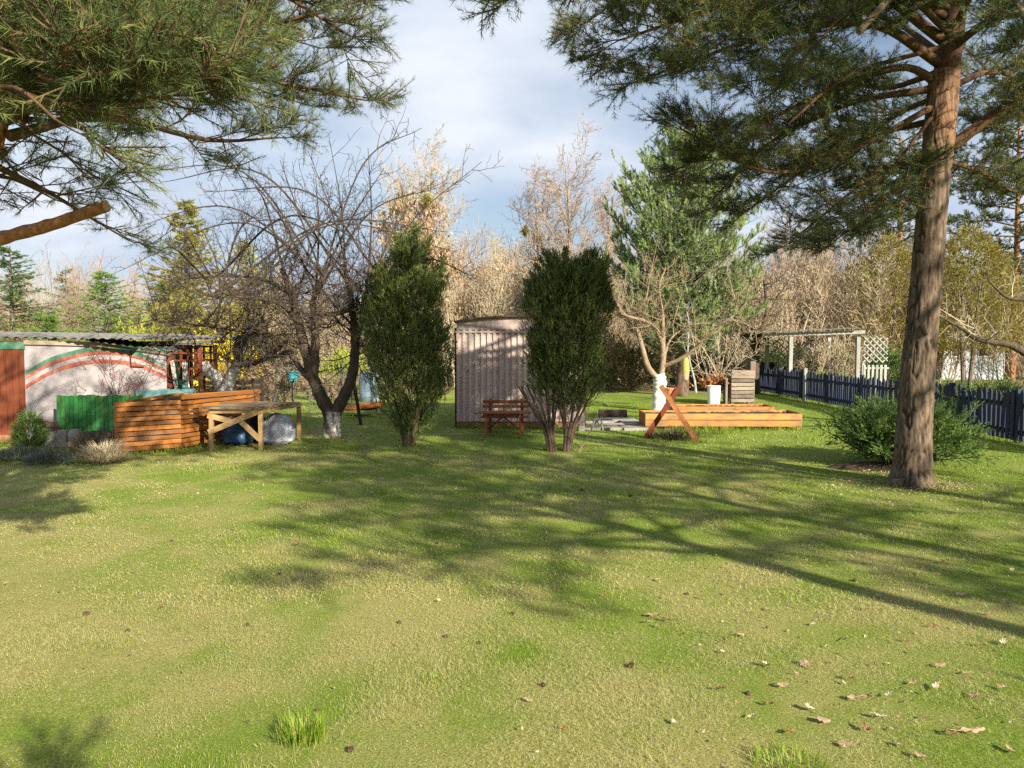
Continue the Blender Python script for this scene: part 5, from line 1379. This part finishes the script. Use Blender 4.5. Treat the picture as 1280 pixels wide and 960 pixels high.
c = G(702, 563); Yj = c.y; s_ = Yj/F
t = thing('juniper', 'dark juniper with bare spreading stems and ragged top right of the corrugated shed', 'juniper', (c.x, c.y, 0))
cc_ = (P(708, 450, Yj).x, Yj)
column(t, cc_, [(zz_(516), .15), (zz_(505), 30*s_), (zz_(490), 38*s_), (zz_(470), 42*s_), (zz_(440), 44*s_), (zz_(410), 45*s_), (zz_(394), 44*s_), (zz_(374), 40*s_), (zz_(359), 33*s_), (zz_(346), 20*s_), (zz_(336), 8*s_)], 2600, 'juniper_scales', 17, .042, .009, .66, 9, 2.2, (.07, .2), .9, .08, 160)
for (px, py, r) in ((672, 346, 12), (690, 341, 10), (740, 318, 12), (724, 330, 14), (708, 340, 12), (752, 348, 9)):
    e = P(px, py, Yj); column(t, (e.x, Yj+random.uniform(-.2, .2)), [(e.z-.55, r*s_*1.5), (e.z-.2, r*s_), (e.z+.03, .02)], 420, 'juniper_scales', 16, .045, .010, .2, int(px), 1.5)
for bx, k in ((690, 8), (709, 8)):
    o = G(bx, 564)
    for i in range(k):
        a = i*2.4+bx; b = MB(); tx = (bx-702)*.012; e = V((o.x+tx*1.4+.32*math.cos(a), o.y+.25*math.sin(a), 1.0)); b.tube(catmull([V((o.x+.05*math.cos(a), o.y+.05*math.sin(a), -.02)), V((o.x+tx*.4+.08*math.cos(a), o.y+.08*math.sin(a), .35)), e], 4), np.linspace(.028, .013, 9), 7, jit=.2); b.build('stem', 'juniper_bark', t)
tw = []; tips = []
for i in range(16):
    a = random.random()*6.28; grow(tw, tips, V((c.x+.2*math.cos(a), c.y+.2*math.sin(a), .35)), (math.cos(a), math.sin(a), .7), random.uniform(.3, .6), .007, 1, Qs)
grow(tw, tips, G(724, 566), (.6, .1, 1), .75, .012, 1, Qs)
wood_of(tw, 'dead_twigs', 'pale_bark', t, 3, .003)

def spreading(name, c, R, H, k, mat, label, cat='juniper', sq=.8, zb=.12, per=15, n=14, nl=.04, nw=.010, group=None):
    t = thing(name, label, cat, (c[0], c[1], 0), group); sh = []; wd = []
    for i in range(k):
        a = random.random()*2*PI; el = random.uniform(.12, 1.1); L = R*random.uniform(.6, 1.1)*(math.cos(el)*.7+.4)
        d = V((math.cos(a)*math.cos(el), math.sin(a)*math.cos(el)*sq, math.sin(el)*H/R)).normalized()
        q = V((c[0]+math.cos(a)*.05, c[1]+math.sin(a)*.05, .03)); st = L/8
        for j in range(8):
            d = (d+rv(.06)+UP*(-.02 if j > 3 else .03)).normalized(); q2 = q+d*st; q2.z = max(q2.z, .04)
            wd.append((q, q2, .016*(1-j/9), .016*(1-(j+1)/9)))
            if j >= 2:
                for _ in range(per//6+(j > 4)):
                    dd = (d+rv(.45)+UP*.15).normalized(); l2 = random.uniform(.1, .3)*(R/1.1)
                    for u in (0, .33, .66): sh.append((q+(q2-q)*random.random()+dd*l2*u, dd+rv(.35), random.uniform(.08, .16)))
            q = q2
        sh.append((q, d, .2))
    wood_of(wd, 'stems', 'juniper_bark', t, 4)
    crown(sh, t, n, nl, nw, mat, (15, 50), 'foliage'); return t
spreading('juniper', (5.2, 10.2), .92, 1.28, 190, 'savin_scales', 'low spreading green juniper growing behind the pine trunk')
b = MB(); b.lathe((4.75, 10.0, 0), [(.001, .05), (.3, .06), (.5, .03), (.62, .0)], 28, squash=.6); structure(b.build('bare_soil', 'soil'))
spreading('juniper', (9.3, 14.2), 1.3, 1.25, 110, 'savin_scales', 'wide yellow green juniper behind the near end of the blue fence')
spreading('juniper', (P(1185, 460, 17).x+.4, 17.5), .9, 1.2, 50, 'savin_scales', 'green juniper behind the pine trunk and the blue fence')
spreading('bush', (P(1005, 470, 22.5).x+1.1, 23.2), .8, 1.05, 55, 'moss_green', 'yellow green bush at the foot of the pergola posts', 'bush')
c = G(38, 562); t = thing('thuja_bush', 'small fresh green thuja at the foot of the red boards', 'thuja', (c.x, c.y, 0)); column(t, c, [(.02, .10), (.15, .2), (.3, .17), (.45, .08), (.52, .01)], 800, 'savin_scales', 14, .035, .009, .3, 5)
for (px, py, rx, h, mat, lab) in ((28, 576, .42, .17, 'grey_cushion', 'grey green lavender cushion at the left edge of the lawn'), (62, 580, .3, .14, 'grey_cushion', 'smaller grey green cushion beside the lavender'), (120, 566, .34, .38, 'dead_stalks', 'dark dead perennial clump between concrete blocks and raised bed'), (92, 575, .4, .12, 'understory', 'flat brownish clump before the concrete blocks')):
    c = G(px, py); sh = []
    for i in range(340):
        a = random.random()*6.28; r = math.sqrt(random.random()); z = h*math.sqrt(max(0, 1-r*r))*random.uniform(.3, 1)
        sh.append((V((c.x+rx*r*math.cos(a), c.y+rx*.7*r*math.sin(a), z*.7)), V((r*math.cos(a), r*math.sin(a), .9))+rv(.3), random.uniform(.06, .12)))
    v, f, var = needles(sh, 16, .05, .006, (15, 60)); o = np_mesh('low_plant', v, [f], mat, None, var, off=(c.x, c.y, 0)); o.location = (c.x, c.y, 0); tag(o, lab, 'plant')
b = MB(); p = G(141, 566); b.tube([p, p+V((-.02, .05, .36))], .012, 6); single('stick', b, 'raw_pine_wood', 'thin pale stick beside the dry grass tuft', 'stick', p)
tuft('dry_grass', G(131, 577), .17, 900, .34, 'straw', 'straw coloured cut ornamental grass beside the orange raised bed', 'ornamental grass', 1.25, .010)
tuft('grass_tuft', G(236, 566), .16, 160, .12, 'fresh_blades', 'yellow green grass tuft at the corner of the orange raised bed', lean=.8, wid=.008)
c = G(842, 548); tuft('dead_weeds', c, .42, 500, .22, 'dead_stalks', 'dark dead weeds around the feet of the sawhorse', 'weeds', 1.1, .010)
tuft('green_weeds', V((P(880, 535, 14.4).x, 14.35, 0)), .7, 300, .16, 'fresh_blades', 'green weeds growing under the long yellow planter', 'weeds', .9, .012)
# thin bare bush in front of the mural
t = thing('bare_bush', 'thin bare purplish bush trained in front of the mural', 'bush', (P(140, 500, 13.3).x, 13.2, 0)); tw = []; tips = []
for px in (95, 112, 128, 140, 150, 165, 178, 190):
    grow(tw, tips, V((P(px, 500, 13.3).x, 13.25, .05)), (random.gauss(0, .25), random.gauss(-.05, .1), 1), random.uniform(1.0, 1.45), .010, 0, Qs)
wood_of(tw, 'twigs', 'red_brown_wood', t, 3, .0035)
# ------------------------------------------------------------------ trees and shrubs of the gardens behind
def spruce(name, c, h, r, mat, label, whorls=26, zb=.6, droop=.25, nl=.12, nw=.022, n=14, group=None, dens=1.0, barkm='grey_bark', power=1.0):
    t = thing(name, label, name.replace('_', ' '), (c[0], c[1], 0), group); o = V((c[0], c[1], 0))
    b = MB(); b.tube([o, o+UP*h*.5, o+UP*h*.98], [h*.018+.03, h*.011+.02, .01], 9); b.build('trunk', barkm, t)
    wd, sh = [], []
    for i in range(whorls):
        f = i/whorls; z = zb+(h-zb)*f; L0 = r*(1-f)**power+.12
        for j in range(int(5+4*(1-f))):
            a = random.random()*6.28; L = L0*random.uniform(.7, 1.12); d = V((math.cos(a), math.sin(a), .35*f+.05)).normalized()
            q = o+UP*(z+random.uniform(-.12, .12)); k = max(3, int(L/.28))
            for s in range(k):
                d2 = (d+UP*(-droop*(s/k)+.25*droop*(s/k)**2*3)).normalized(); q2 = q+d2*(L/k)
                wd.append((q, q2, .02*(1-s/k)+.004, .02*(1-(s+1)/k)+.004))
                x = d2.cross(UP).normalized()
                for sg in (-1, 1):
                    if random.random() < dens:
                        dd = (d2*.7+x*sg*.7+rv(.2)-UP*.15).normalized(); l2 = L0*.22*(1.1-s/k)+.12
                        sh.append((q+(q2-q)*random.random(), dd, l2))
                q = q2
            sh.append((q, d2, .2))
    sh.append((o+UP*(h-.3), UP, .35))
    wood_of(wd, 'limbs', barkm, t, 3); crown(sh, t, n, nl, nw, mat, (20, 60), 'needles'); return t
def at(px, Y): return (P(px, 480, Y).x, Y)
def ht(py, Y): return P(640, py, Y).z
spruce('spruce', at(18, 27), ht(306, 27), 2.2, 'spruce_needles', 'dark spruce at the left edge behind the garden house', 24)
spruce('spruce', at(86, 42), ht(334, 42), 2.0, 'spruce_needles', 'distant slender spruce tip between the left spruce and the bright green one', 18)
spruce('spruce', at(135, 28), ht(338, 28), 2.5, 'bright_spruce', 'bright green sunlit spruce behind the roof of the garden house', 24)
spruce('spruce', at(60, 24), ht(395, 24), 1.3, 'bright_spruce', 'low green young spruce just above the garden house roof', 14)
spruce('larch', at(236, 29), ht(252, 29), 2.6, 'larch_needles', 'tall yellow green larch behind the bare apple tree', 34, .8, .12, .15, .03, 16, dens=1)
spruce('larch', at(312, 33), ht(300, 33), 2.4, 'larch_needles', 'shorter larch behind the crown of the bare apple tree', 26, .8, .12, .15, .03, 12, dens=1)
spruce('spruce', at(205, 34), ht(350, 34), 2.2, 'bright_spruce', 'mid green spruce behind the larch', 20)

# white pine with upswept tufts, behind the planters
Y = 24.5; c0 = at(852, Y); LIMBS.clear()
t = thing('white_pine', 'big bushy blue green pine behind the whitewashed tree', 'pine tree', (c0[0], c0[1], 0)); o = V((*c0, 0))
H = ht(152, Y)
b = big_trunk([o, o+V((.1, 0, 2)), o+V((0, 0, 4.5)), o+UP*(H-.4)], [.22, .19, .13, .02], 24, 60, .015); b.build('trunk', 'pine_bark', t, True)
wd, sh = [], []
prof = [(1.4, 1.7), (2.4, 2.6), (3.4, 2.9), (4.6, 2.6), (5.8, 2.25), (6.8, 1.7), (7.8, 1.0), (H, .15)]
for i in range(205):
    z = 1.5+(H-1.9)*(i+.5)/205; L = np.interp(z, [q[0] for q in prof], [q[1] for q in prof])*random.uniform(.5, 1.2); a = i*2.4+random.uniform(-.6, .6)
    q = o+UP*(z-L*.22); k = max(3, int(L/.3)); d = V((math.cos(a), math.sin(a), .12)).normalized()
    for s in range(k):
        d = (d+UP*.10+rv(.06)).normalized(); q2 = q+d*L/k; wd.append((q, q2, .035*(1-s/k)+.006, .035*(1-(s+1)/k)+.006))
        for _ in range(3 if s > 0 else 1):
            x = d.cross(UP).normalized(); e = q2+x*random.gauss(0, .28)*(L/2+.3)+UP*random.uniform(-.05, .22)+d*random.uniform(-.1, .15)
            wd.append((q2, e, .008, .005)); sh.append((e, (d*.5+UP*.9+rv(.3)), random.uniform(.16, .32)))
            sh.append((q2.lerp(e, .5), (d*.5+UP*.7+rv(.4)), random.uniform(.14, .25)))
        q = q2
    sh.append((q, d+UP*.4, .35))
wood_of(wd, 'limbs', 'grey_bark', t, 4); crown(sh, t, 38, .12, .019, 'white_pine_needles', (18, 52), vshoot=.75)

# olive conifer and the orange stemmed pine on the right
Y = 21.5; c0 = at(1150, Y)
def olive(c0, H, R, label, k=5200, zb=1.3, seed=2):
    t = thing('false_cypress', label, 'conifer', (c0[0], c0[1], 0)); o = V((*c0, 0))
    b = MB(); 
    for i in range(4):
        a = i*1.7; b.tube([o+V((.15*math.cos(a), .15*math.sin(a), 0)), o+V((.35*math.cos(a), .3*math.sin(a), H*.4)), o+V((.6*math.cos(a), .5*math.sin(a), H*.75))], [.09, .06, .02], 8)
    b.build('trunk', 'grey_bark', t)
    column(t, c0, [(zb, R*.55), (zb+.5, R*.95), (H*.55, R), (H*.75, R*.75), (H*.9, R*.4), (H, .05)], k, 'olive_scales', 16, .10, .022, .5, seed, 2.0, (.15, .35), .5, .3)
olive(at(1208, 31), ht(285, 31), 2.1, 'olive yellow conifer right of the pine trunk')
olive(at(1106, 31), ht(298, 31), 1.6, 'olive yellow conifer between pergola and pine trunk', 3600, 1.0, 6)
def tall_pine(px, Y, H, R, zb, label, k=60):
    c0 = at(px, Y); o = V((*c0, 0)); t = thing('pine_tree', label, 'pine tree', (*c0, 0))
    b = big_trunk([o, o+V((.05, 0, 2)), o+V((.1, 0, 5)), o+V((0, 0, H))], [.20, .17, .14, .03], 24, 60, .012); b.build('trunk', 'orange_pine_bark', t, True)
    wd, sh = [], []
    for i in range(k):
        f = i/k; z = zb+(H-zb)*f; L = R*(1-.6*f)*random.uniform(.6, 1.1); a = i*2.4+random.random()
        c = o+V((.05, 0, z)); pine_limb([c, c+V((math.cos(a)*L*.5, math.sin(a)*L*.5, .15)), c+V((math.cos(a)*L, math.sin(a)*L, .3))], .04, .01, wd, sh, spacing=.2, side=(.4, 1.0), subs=6, shoot=(.15, .3))
    split_wood(wd, t, .02); crown(sh, t, 20, .11, .02, 'pine_needles', (25, 70))
tall_pine(1263, 36, 14, 4.2, 4.4, 'Scots pine with bright orange stem at the right edge behind the fence')
tall_pine(1118, 35, 11, 2.8, 4, 'Scots pine behind the white pergola gate', 46)

# bare broadleaf trees
Qt = dict(n=[12, 8, 6, 4], wob=[.05, .10, .14, .18], up=[.03, .09, .08, .05], kids=[2.9, 1.7, 1.2, 0], start=[.22, .15, .1, 1], ang=[(28, 60), (28, 60), (30, 70), (0, 0)], len=[.42, .5, .45, 0], rr=[.45, .5, .6, 1], end=[.15, .2, .3, .5])
def bare_tree(c0, H, label, mat='tan_twigs', r=None, leaves=0, leafmat='dry_leaves', mist=0, Q=Qt, group=None, name='bare_tree', minr=.007, stems=1):
    t = thing(name, label, 'tree', (c0[0], c0[1], 0), group); sg, tips = [], []
    for s in range(stems):
        o = V((c0[0]+random.gauss(0, .25)*(stems > 1), c0[1]+random.gauss(0, .25)*(stems > 1), 0))
        grow(sg, tips, o, (random.gauss(0, .05), random.gauss(0, .05), 1), H*.88*(1 if s == 0 else random.uniform(.7, .95)), r or H*.018, 0, Q)
    big = [q for q in sg if q[2] > .03]; sm = [q for q in sg if q[2] <= .03]
    if big: wood_of(big, 'trunk', mat, t, 7)
    wood_of(sm, 'branches', mat, t, 3, minr)
    if leaves:
        pts = np.array([tuple(sm[random.randrange(len(sm))][1]+rv(.12)) for _ in range(leaves)]); pts = pts[pts[:, 2] < H*.8]
        v, f, var = leaf_quads(pts, .17, np.tile([[0, 0, -1.]], (len(pts), 1)), .45, jitter=.35); np_mesh('leaves', v, [f], leafmat, t, var, off=OFF[t.name])
    for i in range(mist):
        p = [q for q in sm if H*.5 < q[1].z < H*.82]; c = random.choice(p)[1]; rr = random.uniform(.22, .38)
        sh = [(c, V(tuple(unit(rng.normal(size=3)))), rr*random.uniform(.6, 1)) for _ in range(70)]
        v, f, var = needles(sh, 12, .10, .035, (20, 70), .3); np_mesh('mistletoe', v, [f], 'mistletoe', t, var, off=OFF[t.name])
    return t
bare_tree(at(566, 31), ht(200, 31), 'bare tree hung with tan dry leaves and yellow mistletoe above the corrugated shed', leaves=9000, mist=6)
bare_tree(at(545, 36), ht(195, 36), 'slim bare tree behind the leafy tan one above the juniper', mist=0)
bare_tree(at(718, 33), ht(188, 33), 'tallest bare tree above the ragged juniper', mat='brown_twigs', minr=.008)
bare_tree(at(680, 35), ht(228, 35), 'bare tree with mistletoe left of the tallest one', mat='brown_twigs', mist=3)
bare_tree(at(757, 34), ht(232, 34), 'bare tree touching the bushy blue green pine', mat='brown_twigs')
bare_tree(at(615, 33), ht(295, 33), 'low bare tree with mistletoe and dry leaves above the shed roof', leaves=4200, mist=2)
# thickets: many thin stems
Qh = dict(n=[8, 6, 4], wob=[.07, .12, .16], up=[.04, .08, .05], kids=[2.2, 1.7, 0], start=[.05, .05, 1], ang=[(15, 45), (20, 55), (0, 0)], len=[.42, .45, 0], rr=[.5, .55, 1], end=[.2, .25, .5])
def thicket(c0, H, W_, label, mat, stems, leaves=0, lm='dry_leaves', group='bare shrubs behind the gardens', name='bare_shrub', lsize=.11, minr=.006):
    t = thing(name, label, 'shrub', (c0[0], c0[1], 0), group); sg, tips = [], []
    for s in range(stems):
        a = random.random()*6.28; rr = math.sqrt(random.random())*W_*.4
        grow(sg, tips, V((c0[0]+rr*math.cos(a), c0[1]+rr*math.sin(a)*.7, 0)), (math.cos(a)*rr*.35/W_*2+random.gauss(0, .1), math.sin(a)*.2, 1), H*random.uniform(.6, 1), H*.006+.006, 0, Qh)
    wood_of(sg, 'stems', mat, t, 3, minr)
    if leaves:
        pts = np.array([tuple(sg[random.randrange(len(sg))][1]+rv(.06)) for _ in range(leaves)])
        v, f, var = leaf_quads(pts, lsize); np_mesh('leaves', v, [f], lm, t, var, off=OFF[t.name])
    return t
g1 = thicket((0, 0), 5.8, 4.2, 'tall dense pale brown bare shrub in the wood behind the gardens', 'brown_twigs', 26)
g2 = thicket((0, 0), 4.6, 4.2, 'tall dense pale brown bare shrub in the wood behind the gardens', 'tan_twigs', 26, 1400)
g1.location = (*at(1015, 32), 0); g2.location = (*at(960, 30), 0)
for i, (px, Y, src, s, lab) in enumerate(((1060, 31, 1, 1.15, ''), (985, 36, 0, 1.25, ''), (1045, 37, 0, 1.2, ''), (1100, 35, 0, 1.1, ''), (1150, 34, 1, 1.05, ''), (1210, 38, 0, 1.1, ''), (1260, 36, 1, 1.0, ''),
      (920, 36, 0, 1.15, ''), (780, 33, 1, .85, ''), (735, 31, 0, .85, ''), (690, 31, 1, .95, ''), (650, 30, 1, .98, ''), (600, 30, 1, 1.0, ''), (560, 32, 0, .95, ''), (625, 36, 0, 1.15, ''), (700, 37, 1, 1.15, ''), (520, 33, 1, .9, ''),
      (470, 34, 0, .8, ''), (430, 33, 1, .75, ''), (385, 35, 0, .8, ''), (345, 33, 1, .75, ''), (300, 36, 0, .8, ''), (260, 32, 1, .7, ''), (180, 31, 0, .72, ''), (75, 33, 0, .85, ''), (20, 36, 0, .8, ''), (-60, 34, 1, .8, ''), (1340, 36, 0, 1.1, ''), (850, 34, 0, 1.0, ''))):
    src_ = (g1, g2)[src]; c = at(px, Y); o = copy_thing(src_, (c[0], c[1], 0), random.random()*6.28, s)
for o, lab in ((g1, 'tall dense pale brown bare shrub in the wood behind the gardens'), ):
    pass
# far wood closing the horizon
def far_wood():
    b = MB(); sg, tips = [], []
    Qf = dict(n=[6, 4, 3], wob=[.06, .12, .16], up=[.04, .08, .05], kids=[2.2, 1.4, 0], start=[.1, .1, 1], ang=[(20, 50), (25, 60), (0, 0)], len=[.4, .45, 0], rr=[.5, .55, 1], end=[.2, .25, .5])
    for i in range(420):
        y = random.uniform(41, 56); x = random.uniform(-.95, .95)*y
        grow(sg, tips, V((x, y, 0)), (random.gauss(0, .06), 0, 1), random.uniform(3.5, 6.5), .05, 0, Qf)
    b.sticks(sg, 3, .010); return b.build('distant_wood', 'brown_twigs')
o = far_wood(); stuff(o)
# lower shrubs in front of the wood
def bush(c0, R, H, label, mat, k=1500, nl=.10, nw=.03, n=12, group=None, name='bush'):
    t = thing(name, label, 'bush', (c0[0], c0[1], 0), group); sg, tips = [], []
    for i in range(10): grow(sg, tips, V((c0[0], c0[1], 0)), (random.gauss(0, .5), random.gauss(0, .4), 1), H*.8, .02, 1, Qh)
    wood_of(sg, 'stems', 'grey_bark', t, 3, .006)
    th = rng.uniform(0, 2*PI, k); ph = np.arccos(rng.uniform(0, 1, k)); lum = fbm(np.cos(th)*2+5, np.sin(th)*2+ph*2, int(abs(c0[0])*7) % 40, 3)
    rr = np.sqrt(rng.uniform(.35, 1, k))*(1+.7*(lum-.5))
    p = np.stack([c0[0]+R*rr*np.sin(ph)*np.cos(th), c0[1]+R*.8*rr*np.sin(ph)*np.sin(th), .1+H*.92*rr*np.cos(ph)], -1)
    d = np.stack([np.sin(ph)*np.cos(th), np.sin(ph)*np.sin(th), np.cos(ph)+.3], -1)+rng.normal(0, .4, (k, 3))
    v, f, var = needles(list(zip(p, d, rng.uniform(.15, .3, k))), n, nl, nw, (20, 60)); np_mesh('foliage', v, [f], mat, t, var, off=OFF[t.name]); return t
t = bush(at(273, 24), 1.25, ht(422, 24), 'yellow flowering forsythia behind the whitewashed forked tree', 'forsythia_bloom', 1300, .06, .045, 10, name='forsythia')
bush(at(428, 27), .8, ht(442, 27), 'fresh yellow green bush seen through the fork of the bare apple tree', 'moss_green', 700)
bush(at(352, 29), 1.4, ht(418, 29), 'olive brown bush behind the turquoise bucket', 'understory', 900)
bush(at(790, 27.5), 1.4, ht(432, 27.5), 'olive green low bush behind the ragged juniper', 'understory', 1200)
bush(at(760, 30), 1.3, ht(410, 30), 'brownish bush between the shed and the bushy pine', 'understory', 900)
bush(at(885, 28), 1.2, ht(438, 28), 'dim green bush below the bushy blue green pine', 'spruce_needles', 1000)
bush(at(975, 29), 1.3, ht(436, 29), 'dark green bush in the shade of the pergola', 'spruce_needles', 1200)
bush(at(1035, 28), 1.5, ht(440, 28), 'dark evergreen bush filling the back of the pergola', 'spruce_needles', 1400)
bush(at(500, 29), 1.5, ht(420, 29), 'olive bush behind the columnar juniper', 'understory', 900)
bush(at(1115, 26), 1.0, ht(438, 26), 'dark green bush behind the white gate', 'savin_scales', 800)
bush(at(175, 26), 1.2, ht(405, 26), 'yellowish bush behind the green shed', 'moss_green', 800)
bush(at(30, 25), 1.4, ht(400, 25), 'tan bush behind the roof at the left edge', 'understory', 900)
t = thicket(at(335, 20.2), ht(436, 20.2), 1.5, 'multi stemmed orange brown bare shrub beside the slatted bin', 'brown_twigs', 16, 0, group=None, name='bare_shrub'); 
if 'group' in t: del t['group']
t = thicket(at(1035, 25.4), ht(418, 25.4), 2.2, 'bare tan climber tangled in the pergola', 'tan_twigs', 22, 0, group=None, name='bare_climber')
if 'group' in t: del t['group']
t = thicket(at(415, 23), ht(462, 23), 2.0, 'low russet bare shrub seen through the wire fence', 'brown_twigs', 18, 500, group=None, name='bare_shrub', lsize=.06)
if 'group' in t: del t['group']
